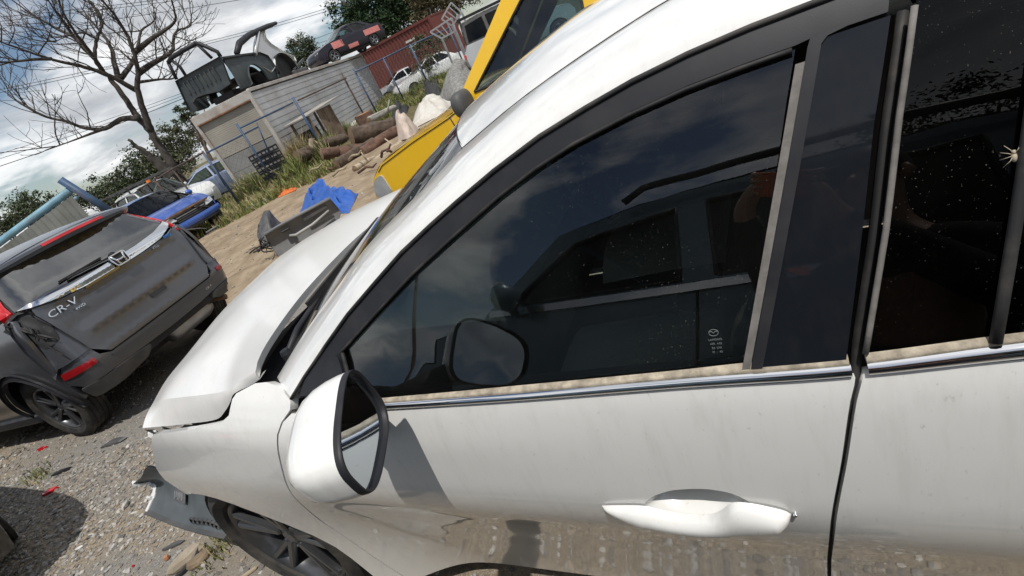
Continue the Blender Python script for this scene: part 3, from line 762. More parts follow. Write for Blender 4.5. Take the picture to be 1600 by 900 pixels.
for k, (i0, j0, wd) in enumerate(((8, 2, .17), (14, 3, .14), (7, 6, .12))):
    p = tbP(i0, j0); q = tbP(i0+4, j0); r = tbP(i0, j0+3); e = (q-p).normalized(); d = (r-p).normalized()
    g = Geo(); nn = e.cross(d).normalized()
    if nn.y > 0: nn = -nn
    g.add([p+nn*.006, p+e*wd+nn*.006, p+e*wd+d*.06+nn*.004, p+d*.06+nn*.004], [(0, 1, 2, 3)])
    for t in range(5): g.bar(p+e*(.012+.02*t)+d*.012+nn*.008, p+e*(.012+.02*t)+d*(.045-.01*(t % 2))+nn*.008, .008, .005)
    g.build('moulded_mark', STEEL, tb)
g = Geo(); g.tube([Vector((-.76, -.715, .79)), Vector((-.83, -.68, .76)), Vector((-.86, -.665, .71)), Vector((-.84, -.66, .66))], .011, 6)
g.box((-.845, -.668, .70), (.028, .02, .06), None, .004); g.box((-.80, -.69, .775), (.05, .02, .02), None, .004); g.build('bumper_bracket_edge', WHITE2, suv)
g = Geo(); g.add([(-.70, -.735, .845), (-.84, -.665, .77), (-.85, -.655, .68), (-.66, -.70, .765)], [(0, 1, 2, 3)])
g.add([(-.70, -.70, .845), (-.84, -.64, .77), (-.85, -.63, .68), (-.66, -.67, .765)], [(3, 2, 1, 0)]); g.build('bumper_bracket', DARKG, suv)
# printed mark low in the corner of the front window
def winmark():
    p = sp(-.004)(1.572, 1.172); ax = (sp(-.004)(1.60, 1.172)-p).normalized(); ay = (sp(-.004)(1.572, 1.20)-p).normalized()
    PR = mat('window_print', (.13, .15, .155), .8, var=0)
    g = Geo()
    ring = [p+ax*(.0062*cos(a))+ay*(.0046*sin(a)) for a in [2*pi*k/24 for k in range(25)]]
    g.tube(ring, .0005, 4)
    g.tube([p+ax*-.006+ay*.0018, p+ax*-.0025+ay*.0018, p+ay*-.0006, p+ax*.0025+ay*.0018, p+ax*.006+ay*.0018], .0006, 4)
    o = g.build('maker_mark', PR, door)
    for k, s in enumerate(('LAMISAFE', '43R  AS2', 'E4  LNI', 'M  -  43')):
        lettering('glass_lettering', s, .0042, PR, door, p-ay*(.010+.006*k)+ax*.0005, ax, ay, .0002)
winmark()
# ---- spider on the rear window
def spider():
    p = sp(.0)(1.894, 1.316); ax = (sp(0)(1.92, 1.316)-p).normalized(); ay = (sp(0)(1.894, 1.34)-p).normalized(); n = ax.cross(ay)
    if n.y > 0: n = -n
    t = thing('spider', 'tiny pale long legged spider on the dark rear window', 'spider', p)
    SPM = mat('spider_pale', (.42, .36, .27), .8)
    g = Geo()
    g.lathe([(0, .0042), (.002, .0036), (.0028, .0012), (.0026, -.0015), (.0015, -.0038), (0, -.0045)], n*.003-ay*.003, ay, 10)
    g.lathe([(0, .0025), (.0015, .002), (.002, 0), (.0014, -.002), (0, -.0025)], n*.003+ay*.003, ay, 10)
    for s in (-1, 1):
        for k, (a, L) in enumerate(((62, .013), (28, .011), (-12, .011), (-50, .014))):
            d = (ax*s*cos(radians(a))+ay*sin(radians(a)))
            g.tube([n*.003+d*.0015, n*.006+d*L*.5, n*.0005+d*L], [.0005, .0004, .0003], 4)
    g.build('body', SPM, t, True)
spider()
# ================================================================== ground
def gh(x, y):
    """height of the ground: flat where cars stand, gently uneven elsewhere"""
    d = hypot(x-CAM.x, y-CAM.y)
    return (.030*noise.noise((x*.35, y*.35, 1.3))+.014*noise.noise((x*1.3, y*1.3, 4.1)))*sstep(1.5, 5, d)-.012
def road_mask(nt):
    """sandy track that runs across behind the parked cars"""
    t = nd(nt, 'ShaderNodeTexCoord'); s = nd(nt, 'ShaderNodeSeparateXYZ'); nt.links.new(t.outputs['Object'], s.inputs[0])
    # distance from the line through (-9.6, 5.2) along (-.45, .893)... measured across the track
    a = mth(nt, 'MULTIPLY', s.outputs['X'], -.80); b = mth(nt, 'MULTIPLY', s.outputs['Y'], .60)
    return s, mth(nt, 'ADD', a, b)
def ground_mat():
    m, nt, b, out = new_mat('yard_ground')
    s, d = road_mask(nt)
    wob = rmp(nt, nz(nt, .8, 5, .6, off=2), .3, .7, -.9, .9)
    dd = mth(nt, 'ADD', d, wob)
    sand_far = rmp(nt, dd, 3.9, 5.2)                       # track begins
    grass_m = rmp(nt, dd, 13.6, 14.8)
    gravel = mixc(nt, rmp(nt, nz(nt, 95, 4, .75), .36, .66), (.10, .096, .088), (.38, .365, .34))
    gravel = mixc(nt, rmp(nt, nz(nt, 30, 5, .7, off=4), .40, .62), gravel, (.235, .22, .198))
    dirt = mixc(nt, rmp(nt, nz(nt, 40, 6, .7, off=3), .35, .68), (.19, .15, .108), (.335, .285, .215))
    dirt = mixc(nt, rmp(nt, nz(nt, 160, 2, .6, off=8), .58, .70), dirt, (.50, .45, .38))
    # a bare dirt lane in the gravel in front of the white car
    lane = rmp(nt, nz(nt, .55, 4, .6, (1.0, 1.9, 1), 6.4, .4), .42, .60)
    near = mixc(nt, lane, gravel, dirt)
    sand = mixc(nt, rmp(nt, nz(nt, 1.6, 8, .68, (1, 1, 1), 5, .6), .36, .66), (.215, .162, .11), (.385, .31, .222))
    sand = mixc(nt, rmp(nt, nz(nt, 7, 8, .75, (1, 1, 1), 1), .52, .70), sand, (.21, .155, .10))
    tracks = nd(nt, 'ShaderNodeTexWave', wave_type='BANDS', bands_direction='X'); tracks.inputs['Scale'].default_value = .42; tracks.inputs['Distortion'].default_value = 3.5; tracks.inputs['Detail'].default_value = 4
    mpn = nd(nt, 'ShaderNodeMapping'); mpn.inputs['Rotation'].default_value = (0, 0, radians(-37)); tcn = nd(nt, 'ShaderNodeTexCoord')
    nt.links.new(tcn.outputs['Object'], mpn.inputs[0]); nt.links.new(mpn.outputs[0], tracks.inputs['Vector'])
    sand = mixc(nt, mth(nt, 'MULTIPLY', rmp(nt, tracks.outputs['Fac'], .62, .95), .25), sand, (.19, .135, .082))
    soil = mixc(nt, rmp(nt, nz(nt, 3, 7, .7), .35, .65), (.075, .07, .03), (.17, .14, .08))
    c = mixc(nt, sand_far, near, sand); c = mixc(nt, grass_m, c, soil)
    nt.links.new(c, b.inputs['Base Color']); b.inputs['Roughness'].default_value = .95; b.inputs['Specular IOR Level'].default_value = .15
    h = mth(nt, 'ADD', nz(nt, 70, 5, .7, off=1), mth(nt, 'MULTIPLY', nz(nt, 6, 5, .6), 2.0))
    bump(nt, b, h, .75, .018)
    return m
GROUND = ground_mat()
def ground():
    xs = []; ys = []
    def axis(lo, hi, c0, c1, f, n):
        v = []; x = c0
        while x < c1: v.append(x); x += f
        v.append(c1); st = f; x = c1
        while x < hi: st *= 1.16; x += st; v.append(min(x, hi))
        st = f; x = c0
        while x > lo: st *= 1.16; x -= st; v.insert(0, max(x, lo))
        return v
    xs = axis(-1500, 1200, -14, 4, .16, 0); ys = axis(-1200, 1800, -4, 12, .16, 0)
    vs = [(x, y, gh(x, y)) for x in xs for y in ys]; n = len(ys)
    fs = [(i*n+j, (i+1)*n+j, (i+1)*n+j+1, i*n+j+1) for i in range(len(xs)-1) for j in range(n-1)]
    o = mk('ground', vs, fs, GROUND); setp(o, 'bare yard ground of gravel, dirt and a sandy track', None, None, 'structure')
ground()
def in_view(p, mx=40):
    d = Vector(p)-CAM; z = d.dot(_f)
    if z < .1: return False
    u = 800+FPX*d.dot(_ri)/z; v = 450-FPX*d.dot(_ui)/z
    return -mx < u < 1600+mx and -mx < v < 900+mx
# loose gravel as real stones, densest near the front of the white car
def gravel():
    rnd = random.Random(5); v = []; f = []; fm = []
    ico = [(0, 0, 1), (.89, 0, .45), (.28, .85, .45), (-.72, .53, .45), (-.72, -.53, .45), (.28, -.85, .45), (.72, .53, -.35), (-.28, .85, -.35), (-.89, 0, -.35), (-.28, -.85, -.35), (.72, -.53, -.35)]
    tri = [(0, 1, 2), (0, 2, 3), (0, 3, 4), (0, 4, 5), (0, 5, 1), (1, 6, 2), (2, 7, 3), (3, 8, 4), (4, 9, 5), (5, 10, 1), (6, 7, 2), (7, 8, 3), (8, 9, 4), (9, 10, 5), (10, 6, 1)]
    n = 0; tries = 0
    while n < 60000 and tries < 600000:
        tries += 1
        x = rnd.uniform(-6.2, 1.9); y = rnd.uniform(-3.2, 1.6)
        if rnd.random() < .35: x = rnd.uniform(-12, -4); y = rnd.uniform(.5, 7)
        dirtlane = noise.noise((x*.55, y*1.05, 6.4))
        dens_ = .95 if dirtlane < -.05 else (.22 if dirtlane > .12 else .55)
        dd = -.8*x+.6*y+1.4*noise.noise((x*.8, y*.8, 3))
        if dd > 3.6 and rnd.random() < sstep(3.4, 5.0, dd)*.97: continue
        if rnd.random() > dens_: continue
        d = hypot(x-CAM.x, y-CAM.y)
        if y > -1.9 and x > -1.6 and rnd.random() < .3: pass
        s = rnd.choice((.005, .006, .007, .008, .009, .011, .013, .018)) * (1 if d < 7 else 1.7)
        if rnd.random() < .006: s *= 2.2
        z = gh(x, y); a = rnd.uniform(0, 2*pi); sx, sy, sz = s*rnd.uniform(.7, 1.35), s*rnd.uniform(.6, 1.1), s*rnd.uniform(.35, .75)
        ca, sa = cos(a), sin(a); tl = rnd.uniform(-.4, .4); b = len(v)
        for (px, py, pz) in ico:
            k = rnd.uniform(.82, 1.15); px, py, pz = px*sx*k, py*sy*k, pz*sz*k; pz += px*tl
            v.append((x+px*ca-py*sa, y+px*sa+py*ca, z+pz+sz*.25))
        mi = rnd.choice((0, 0, 0, 1, 1, 2, 3, 3)); f += [(t[0]+b, t[1]+b, t[2]+b) for t in tri]; fm += [mi]*15
        n += 1
    ms = [mat('gravel_grey', (.29, .28, .262), .9, var=.35, vscale=30), mat('gravel_brown', (.29, .24, .185), .9, var=.3, vscale=30), mat('gravel_pale', (.42, .40, .37), .9, var=.25, vscale=30), mat('gravel_dark', (.15, .14, .13), .9, var=.3, vscale=30)]
    o = mk('gravel', v, f, None, None, False, ms, fm); setp(o, 'loose grey and brown gravel over the yard floor', None, None, 'stuff')
gravel()
# ================================================================== the dark grey SUV seen from behind
CO = Vector((-3.57, .98, 0)); CF = Vector((-.991, -.13, 0)).normalized(); CRT = Vector((CF.y*1, -CF.x*1, 0))
crv = thing('grey_suv', 'dark grey SUV seen from behind with chrome tailgate strip and rear bumper damage', 'car', CO, atan2(CF.y, CF.x))
# local axes: x forward, y to the car's left, z up.  Rear outline by height: forward depth of the skin
RD_ = [(.30,.14),(.40,.05),(.50,.0),(.62,-.02),(.72,.002),(.80,.018),(.90,.036),(1.05,.060),(1.16,.082),(1.22,.09),(1.30,.14),(1.40,.24),(1.50,.34),(1.59,.43),(1.66,.62)]
HWC = [(.30,.86),(.45,.915),(.62,.935),(.80,.935),(.95,.925),(1.10,.905),(1.2,.87),(1.32,.80),(1.45,.735),(1.58,.665),(1.66,.59)]
def crear(y, z, off=0.0):
    """rear skin of the grey SUV; wraps forward at the corners"""
    hw = pw(HWC, z); q = min(1, abs(y)/hw)
    d = pw(RD_, z)+.05*q*q+.17*max(0, (q-.80)/.20)**2.2
    return Vector((d-off, y, z+off*.25))
def cr(off=0.0): return lambda a, z: crear(-a, z, off)         # a = metres to the RIGHT of centre
def cflank(x, z, s, off=0.0):
    hw = pw(HWC, z)-.05*sstep(3.2, 4.3, x)
    fl = .02*math.exp(-((x-.73)/.46)**4)*(1-sstep(.72, .92, z))
    return Vector((x, s*(hw+fl+off), z))
H_ = lambda r: [(-a, z) for a, z in r][::-1]
def sym(half): return half+[(-a, z) for a, z in half[::-1]]
# --- bumper and lower body
BUMP = [(-.93,.66),(-.90,.72),(-.70,.735),(-.685,.66),(-.60,.615),(.60,.615),(.685,.66),(.70,.735),(.90,.72),(.93,.66),(.93,.56),(.88,.50),(.60,.49),(.35,.475),(0,.47),(-.35,.48),(-.60,.485),(-.88,.49),(-.93,.56)]
patch('rear_bumper', BUMP, cr(.012), GREYP, crv, .06, flange=.03)
patch('bumper_step', [(-.62,.612),(.62,.612),(.62,.585),(-.62,.585)], cr(.02), GREYP, crv, .08, flange=.02)
patch('bumper_valance', rounded([(-.91,.485),(-.40,.472),(-.30,.46),(-.36,.37),(-.60,.33),(-.84,.34)], .03, 2), cr(.02), DARKG, crv, .06, flange=.04)
patch('bumper_valance', rounded([(.91,.485),(.55,.475),(.50,.43),(.62,.37),(.80,.35)], .03, 2), cr(.02), DARKG, crv, .06, flange=.04)
for s in (-1, 1):
    patch('reflector', rounded([(s*.74,.615),(s*.74,.665),(s*.93,.67),(s*.935,.61)][::s], .008, 2), cr(.022), REDD, crv, .04, flange=.01)
# --- tailgate
TG = [(-.70,.735),(-.70,.80),(-.735,1.0),(-.76,1.16),(-.745,1.215),(-.60,1.175),(-.35,1.155),(0,1.15),(.35,1.155),(.60,1.175),(.745,1.215),(.76,1.16),(.735,1.0),(.70,.80),(.70,.735),(.60,.63),(-.60,.63)]
tg = patch('tailgate', TG, lambda a, z: crear(-a, z, .012+.010*math.exp(-((z-.86)/.035)**2)*sstep(.66, .55, abs(a))-.012*sstep(.68, .58, abs(a))*sstep(.88, .95, z)*sstep(1.16, 1.09, z)), GREYP, crv, .045, flange=.03)
patch('handle_recess', rounded([(-.01,.775),(-.01,.815),(.17,.815),(.17,.775)], .008, 2), cr(.022), DARK, tg, .04, flange=.0)
CHR = [(-.80,1.245),(-.74,1.255),(-.45,1.225),(-.20,1.225),(0,1.232),(.25,1.235),(.50,1.255),(.72,1.30),(.79,1.325),(.78,1.285),(.66,1.225),(.50,1.175),(.25,1.157),(0,1.152),(-.35,1.157),(-.55,1.178),(-.75,1.222)]
patch('chrome_strip', CHR, lambda a, z: crear(-a, z, .034), CHROME, tg, .022, flange=.02)
g = Geo()
for a0, a1 in ((-.36, -.02),):
    g.add([cr(.05)(a0, 1.155), cr(.05)(a1, 1.158), cr(.03)(a1, 1.14), cr(.03)(a0, 1.138)], [(0, 1, 2, 3)])
g.build('gold_reflection_strip', mat('gold_reflection_tone', (.48, .36, .14), .3, .6), tg)  # gold-coloured strip paints in a reflection along the chrome's lower edge
# rear glass with its wiper
GL = [(-.80,1.25),(-.60,1.222),(-.35,1.218),(0,1.225),(.35,1.238),(.60,1.27),(.775,1.325),(.70,1.43),(.63,1.555),(.4,1.58),(0,1.59),(-.4,1.58),(-.63,1.555),(-.72,1.43)]
patch('rear_screen', GL, cr(.016), G_CRV, tg, .05, flange=.012)
patch('rear_screen_backing', GL, cr(-.02), DARK, tg, .09, flange=0)
g = Geo(); g.bar(crear(.02, 1.255, .05), crear(.40, 1.275, .045), .030, .016, bev=.005); g.lathe([(0, .03), (.022, .026), (.03, 0), (.03, -.03)], crear(-.02, 1.26, .035), (-1, 0, .4), 14)
g.build('rear_wiper', TRIM, tg)
g = Geo(); g.bar(crear(.06, 1.29, .03), crear(.46, 1.285, .03), .012, .016); g.build('wiper_blade', RUBBER, tg)
# spoiler over the glass with the long brake lamp
g = Geo()
def spP(i, j):
    y = lerp(-.70, .70, i/28); e = 1-abs(y/.70)**4
    pr = [(.46,1.525),(.33,1.560),(.295,1.586),(.305,1.610),(.42,1.632),(.62,1.655)]
    x, z = pr[j]; return Vector((x+.10*(y/.70)**2+.03*abs(y/.7)**6, y, z-.03*(y/.7)**2))
g.grid(spP, 29, 6, flip=True); spo = smooth_by_angle(g.build('roof_spoiler', GREYP, crv, True), 40)
g = Geo(); g.grid(lambda i, j: spP(7+i, 2+j*.999 if False else (2 if j == 0 else 3))+Vector((-.006, 0, .001)), 13, 2, flip=True); g.build('brake_lamp', REDL, spo, True)
# lamps: tall red clusters at the corners; the near one is torn out
for s in (-1, 1):
    f = (lambda s: lambda a, z: crear(-a, z, .026))(s)
    if s > 0:
        patch('tail_lamp', [(s*.775,1.30),(s*.80,1.23),(s*.765,1.16),(s*.85,1.12),(s*.885,1.22),(s*.83,1.34),(s*.74,1.48),(s*.66,1.575),(s*.62,1.56),(s*.70,1.44)][::-1], f, REDL, crv, .04, flange=.04)
    else:
        patch('tail_lamp', [(s*.79,1.31),(s*.815,1.25),(s*.88,1.24),(s*.85,1.34),(s*.74,1.50),(s*.67,1.57),(s*.64,1.555),(s*.72,1.43)], f, REDL, crv, .04, flange=.04)
        patch('lamp_socket', [(s*.77,1.20),(s*.745,1.04),(s*.78,.92),(s*.88,.90),(s*.915,1.0),(s*.90,1.17),(s*.86,1.235),(s*.80,1.24)], lambda a, z: crear(-a, z, .004+.016*noise.noise((a*22, z*9, 2))), DARK, crv, .02, flange=.05)
        g = Geo()
        for k in range(7):
            p = crear(.90-.012*k, 1.20-.02*k, .03); q = crear(.80+.012*k, .93+.012*k, .03+.01*(k % 3))
            g.tube([p, p.lerp(q, .4)+Vector((-.02, .01*(k % 3), 0)), q], .004+.002*(k % 2), 5)
        g.tube([crear(.86, .93, .03), crear(.865, .86, .05), crear(.86, .80, .055)], .006, 6); g.build('loose_wiring', RUBBER, crv)
# quarter panels, flanks, roof
AR = [(.73+.41*cos(radians(a)), .37+.41*sin(radians(a))) for a in range(-8, 189, 14)]
for s, nm in ((1, 1), (-1, -1)):
    sgn = lambda a, z, s=s: crear(s*a, z, .0)
    patch('quarter_panel', [(.70,.735),(.705,.80),(.742,1.0),(.77,1.15),(.755,1.205),(.80,1.22),(.86,1.19),(.90,1.10),(.927,.95),(.937,.80),(.937,.66),(.90,.725)], sgn, GREYP, crv, .05, flange=.03, flip=(s > 0) is False)
    BX = [(.20,.40),(.33,.36)]+AR[::-1]+[(1.15,.33),(3.05,.30),(3.12,.55),(3.35,.72),(3.85,.72),(4.25,.55),(4.42,.40),(4.46,.62),(4.36,.82),(3.95,.94),(3.35,1.03),(3.0,1.06),(2.0,1.085),(1.0,1.13),(.52,1.19),(.30,1.225),(.20,1.20),(.17,1.0),(.185,.7)]
    patch('flank', BX, lambda x, z, s=s: cflank(x, z, s), GREYP, crv, .09, flange=.03, flip=s > 0)
    GB = [(.50,1.20),(1.0,1.135),(2.0,1.09),(3.0,1.065),(3.3,1.05),(2.75,1.33),(2.35,1.52),(2.0,1.60),(1.2,1.63),(.75,1.61),(.55,1.52),(.42,1.36)]
    W1 = [(.62,1.24),(1.10,1.17),(1.06,1.50),(.80,1.50),(.66,1.40)]; W2 = [(1.16,1.165),(1.98,1.125),(1.95,1.54),(1.12,1.53)]; W3 = [(2.05,1.12),(2.95,1.09),(2.62,1.34),(2.32,1.49),(2.02,1.545)]
    side_ = patch('cabin_side', GB, lambda x, z, s=s: cflank(x, z, s, -.01), BLACKP, crv, .12, holes=[W1, W2, W3], flange=.02, flip=s > 0)
    for w in (W1, W2, W3): patch('window_pane', w, lambda x, z, s=s: cflank(x, z, s, -.018), G_DARK, side_, .15, flange=0, flip=s > 0)
    patch('arch_trim', [(.73+r*cos(radians(a)), .37+r*sin(radians(a))) for r, sq in ((.45, range(-6, 187, 12)),) for a in sq]+[(.73+.395*cos(radians(a)), .37+.395*sin(radians(a))) for a in range(186, -7, -12)], lambda x, z, s=s: cflank(x, z, s, .012), TRIM, crv, .06, flange=.02, flip=s < 0)
    g = Geo(); g.bar((1.1, s*.88, .30), (3.0, s*.88, .29), .06, .10, bev=.02); g.build('sill', TRIM, crv)
    wheel('wheel', crv, (.73, s*.80, .35), (0, s, 0), .35, .22, .235, 5, rm=ALLOYD); wheel('wheel', crv, (3.45, s*.80, .35), (0, s, 0), .35, .22, .235, 5, rm=ALLOYD, n=24)
g = Geo()
rf = [(.40,1.63),(.62,1.655),(1.2,1.68),(2.0,1.66),(2.40,1.575)]
g.grid(lambda i, j: Vector((pw([(k, rf[k][0]) for k in range(5)], i/4), lerp(-.64, .64, j/12), pw([(k, rf[k][1]) for k in range(5)], i/4)-.045*abs(j/6-1)**2.5)), 17, 13, flip=True); g.build('roof', GREYP, crv, True)
g = Geo(); g.grid(lambda i, j: Vector((lerp(2.38, 3.30, i/6), lerp(-.62, .62, j/10)*(1+.2*i/6), lerp(1.585, 1.06, i/6)+.03-.03*abs(j/5-1)**2)), 7, 11, flip=True); g.build('windscreen', G_GREEN, crv, True)
g = Geo(); g.grid(lambda i, j: Vector((pw([(0, 3.28), (1, 3.9), (2, 4.35), (3, 4.45)], i/3), lerp(-.84, .84, j/10)*(1-.06*i/9), pw([(0, 1.07), (1, .98), (2, .84), (3, .62)], i/3)-.04*abs(j/5-1)**3)), 10, 11, flip=True); g.build('bonnet', GREYP, crv, True)
g = Geo(); g.box((2.3, 0, .50), (3.6, 1.56, .5)); g.box((.30, 0, .48), (.5, 1.25, .16), None, .03)
g.bar((.16, -.70, .56), (.16, .70, .56), .06, .10); g.build('underbody', DARK, crv)
g = Geo(); g.lathe([(0, -.28), (.10, -.27), (.12, -.2), (.12, .2), (.10, .27), (0, .28)], (.30, -.32, .36), (0, 1, 0), 14); g.build('exhaust_box', STEEL, crv, True)
g = Geo(); g.tube([(.32, -.58, .40), (.22, -.66, .36), (.10, -.70, .33)], .03, 10); g.build('tail_pipe', mat('rusty_steel', (.22, .13, .075), .8, .3, var=.4), crv, True)
g = Geo(); g.tube([crear(-.86, 1.18, .03), crear(-.90, 1.10, .07), crear(-.92, 1.03, .10)+Vector((0, -.12, 0)), crear(-.93, 1.02, .05)+Vector((-.02, -.20, -.02))], .006, 5); g.build('hanging_cable', RUBBERG, crv)
# badges
BAX = (0, -1, 0)
def badge(body, size, a, z, parent, m, off=.030, **k):
    p = cr(off)(a, z); e = .02; ax = cr(off)(a+e, z)-cr(off)(a-e, z); ay = cr(off)(a, z+e)-cr(off)(a, z-e)
    return lettering('badge_lettering', body, size, m, parent, p, ax, ay-ax*(ay.dot(ax)/ax.dot(ax)), .004, **k)
badge('CR-V', .078, -.60, 1.105, tg, CHROME, .022, shear=.25, stretch=1.4)
badge('4WD', .030, -.50, 1.045, tg, CHROME, .016, stretch=1.3)
badge('AWD', .042, .58, 1.165, tg, mat('blue_enamel', (.03, .16, .45), .3), .034)
badge('VTI-L', .034, .40, 1.135, tg, CHROME, .020)
badge('CR-V', .032, .52, .545, crv, CHROME, .014, stretch=1.2)
def hbadge():
    c = cr(.052)(.03, 1.205); ax = Vector((0, -1, 0)); ay = Vector((.25, 0, 1)).normalized(); az = ax.cross(ay)
    P = lambda a, b, h=0: c+ax*a+ay*b-az*0+az*h
    g = Geo(); R = rounded([(-.068,-.052),(-.080,.052),(.080,.052),(.068,-.052)], .026, 5)
    g.tube([P(*p) for p in R]+[P(*R[0]), P(*R[1])], .0075, 8, False)
    for s in (-1, 1): g.tube([P(s*.058, .045), P(s*.040, .002), P(s*.030, -.044)], [.012, .009, .011], 8)
    g.tube([P(-.040, .000), P(0, -.006), P(.040, .000)], .009, 8)
    o = g.build('maker_badge', CHROME, tg, True)
    g = Geo(); g.prism(R, P(0, 0, -.012), ax, ay, .006); g.build('badge_back', DARK, tg)
hbadge()
# ================================================================== other vehicles: shared builder
def vehicle(name, label, cat, loc, rz, hw, front, rear, belt, roof, wins, paint, xw=(1.35, -1.3), R=.32, group=None, glassm=None, tum=.20,
            bulge=.12, lamps=True, front_open=False, detail=True, roofpaint=None, trim=None, alloy=None, nose=None):
    """local axes x forward, y left, z up.  front/rear: (x, z) outlines from the bottom edge up to the cowl / from the rear deck down"""
    t = thing(name, label, cat, loc, rz, group); glassm = glassm or G_GREEN; trim = trim or TRIM
    x_f = max(p[0] for p in front); x_r = min(p[0] for p in rear); xm = (x_f+x_r)/2; hl = (x_f-x_r)/2
    bl = [front[-1]]+belt+[rear[0]]; bxs = sorted((p[0], p[1]) for p in bl)
    rr = sorted([(p[0], p[1]) for p in roof])
    def wm(x, z, off=0.0):
        xn = min(1, abs((x-xm)/hl)); w = hw*(1-.13*xn**5)-.05*max(0, (.60-z)/.35)**2-.02*max(0, (z-.70)/.4)
        zb = pw(bxs, min(max(x, bxs[0][0]), bxs[-1][0]))
        if z > zb: w -= tum*min(1.2, (z-zb)/max(.2, (max(p[1] for p in roof)-zb)))
        return w+off
    def fl(s, off=0.0): return lambda x, z: Vector((x, s*wm(x, z, off), z))
    zb0 = front[0][1]; arcs = []
    for xw_ in xw: arcs.append([(xw_+(R+.055)*cos(radians(a)), R+.01+(R+.055)*sin(radians(a))) for a in range(-4, 185, 18)])
    poly = [(x_, z_) for x_, z_ in front]+belt+rear+[(xw[1]-R-.06, zb0+.0)]+arcs[1][::-1]+arcs[0][::-1]
    for s in (-1, 1):
        patch('body_side', poly, fl(s), paint, t, .12, flange=.03, flip=s > 0)
        # shut lines of the doors
        if detail:
            for xd in (wins[-1] if isinstance(wins[-1][0], float) else ()):
                zt = pw(bxs, xd); g = Geo(); g.tube([fl(s, .001)(xd+.03*sin(3*q), lerp(zb0+.12, zt, q)) for q in (0, .25, .5, .75, 1)], .006, 5); g.build('door_seam', RUBBER, t)
    holes = [w for w in wins if not isinstance(w[0], float)]
    cab = [front[-1]]+roof+[rear[0]]+[p for p in belt[::-1]]
    for s in (-1, 1):
        cs_ = patch('cabin_side', cab, fl(s, -.012), roofpaint or paint, t, .15, holes=holes, flange=.03, flip=s > 0)
        for w in holes:
            patch('window_pane', w, fl(s, -.022), glassm, cs_, .2, flange=0, flip=s > 0)
            if detail:
                g = Geo(); d = dens(w, .08); g.tube([fl(s, -.010)(*p) for p in d+[d[0]]], .010, 5, False); g.build('window_seal', RUBBER, cs_, True)
    def deck(nm, pts, m, sgn, n=4, par=t):
        P3 = [Vector((p[0], p[1], 0)) for p in pts]; nn = (len(pts)-1)*n+1; g = Geo()
        def P(i, j):
            q = 2*j/14-1; p = poly_at(P3, i/(nn-1)); w = wm(p.x, p.y)
            return Vector((p.x+sgn*bulge*(1-q*q)*sstep(1.05, .6, p.y), w*q, p.y+.035*(1-abs(q)**3)))
        g.grid(P, nn, 15, flip=sgn > 0); return g.build(nm, m, par, True)
    kf = max(range(len(front)), key=lambda i: -abs(front[i][1]-.84)) if nose is None else nose
    kf = min(max(kf, 1), len(front)-2)
    if not front_open: deck('front_bumper', front[:kf+1], paint, 1)
    deck('bonnet', front[kf:], paint, 1)
    kr = min(max(min(range(len(rear)), key=lambda i: abs(rear[i][1]-.66)), 1), len(rear)-2)
    deck('boot_lid', rear[:kr+1], paint, -1); deck('rear_bumper', rear[kr:], paint, -1)
    def across(nm, a, b, m, nseg=6, crown=.05):
        g = Geo()
        def P(i, j):
            u = i/nseg; x, z = lerp(a[0], b[0], u), lerp(a[1], b[1], u); q = 2*j/10-1; w = wm(x, z, -.012)
            return Vector((x+crown*.9*(1-q*q)*(1 if a[0] > b[0] and nm == 'windscreen' else (-1 if nm == 'rear_screen' else 0)), w*q, z+crown*(1-abs(q)**2.4)))
        g.grid(P, nseg+1, 11, flip=a[0] > b[0]); return g.build(nm, m, t, True)
    across('windscreen', front[-1], roof[0], glassm)
    g = Geo(); P3 = [Vector((p[0], p[1], 0)) for p in roof]
    def rp(i, j):
        p = poly_at(P3, i/12); q = 2*j/10-1; return Vector((p.x, wm(p.x, p.y, -.012)*q, p.y+.05*(1-abs(q)**2.4)))
    g.grid(rp, 13, 11, flip=True); g.build('roof', roofpaint or paint, t, True)
    across('rear_screen', roof[-1], rear[0], glassm)
    g = Geo(); g.box((xm, 0, (zb0+.78)/2), (2*hl*.86, hw*1.55, .78-zb0-.05)); g.build('underbody', DARK, t)
    for i, xw_ in enumerate(xw):
        for s in (-1, 1): wheel('wheel', t, (xw_, s*(hw-.115), R), (0, s, 0), R, .20, R*.68, 5 if detail else 6, rm=alloy or ALLOY, double=False, n=20)
    if detail:
        for s in (-1, 1):
            xs = front[-1][0]-.28; zs = pw(bxs, xs)
            g = Geo(); g.box((xs, s*(hw+.09), zs+.08), (.11, .20, .14), None, .045); g.bar((xs, s*(hw-.03), zs+.02), (xs, s*(hw+.04), zs+.05), .06, .05); smooth_by_angle(g.build('door_mirror', paint, t), 60)
    if lamps:
        fz = sorted((p[1], p[0]) for p in front if p[1] <= front[kf][1]+.02)
        rz_ = sorted((p[1], p[0]) for p in rear if p[1] <= rear[0][1])
        for s in (-1, 1):
            zl = front[kf][1]-.10
            f = lambda y, z: Vector((pw(fz, z)+bulge*(1-(y/wm(x_f, z))**2)+.012, y, z))
            if not front_open or True:
                patch('headlamp', rounded([(s*hw*.52, zl-.05),(s*hw*.86, zl-.02),(s*hw*.87, zl+.11),(s*hw*.60, zl+.07)][::s], .03, 3), f, CLEARL, t, .06, flange=.05, flip=False)
            f2 = lambda y, z: Vector((pw(rz_, z)-bulge*(1-(y/wm(x_r, z))**2)-.012, y, z))
            zr = rear[kr][1]+.04
            patch('tail_lamp', rounded([(s*hw*.56, zr),(s*hw*.87, zr),(s*hw*.86, zr+.16),(s*hw*.62, zr+.15)][::s], .03, 3), f2, REDL, t, .06, flange=.05, flip=True)
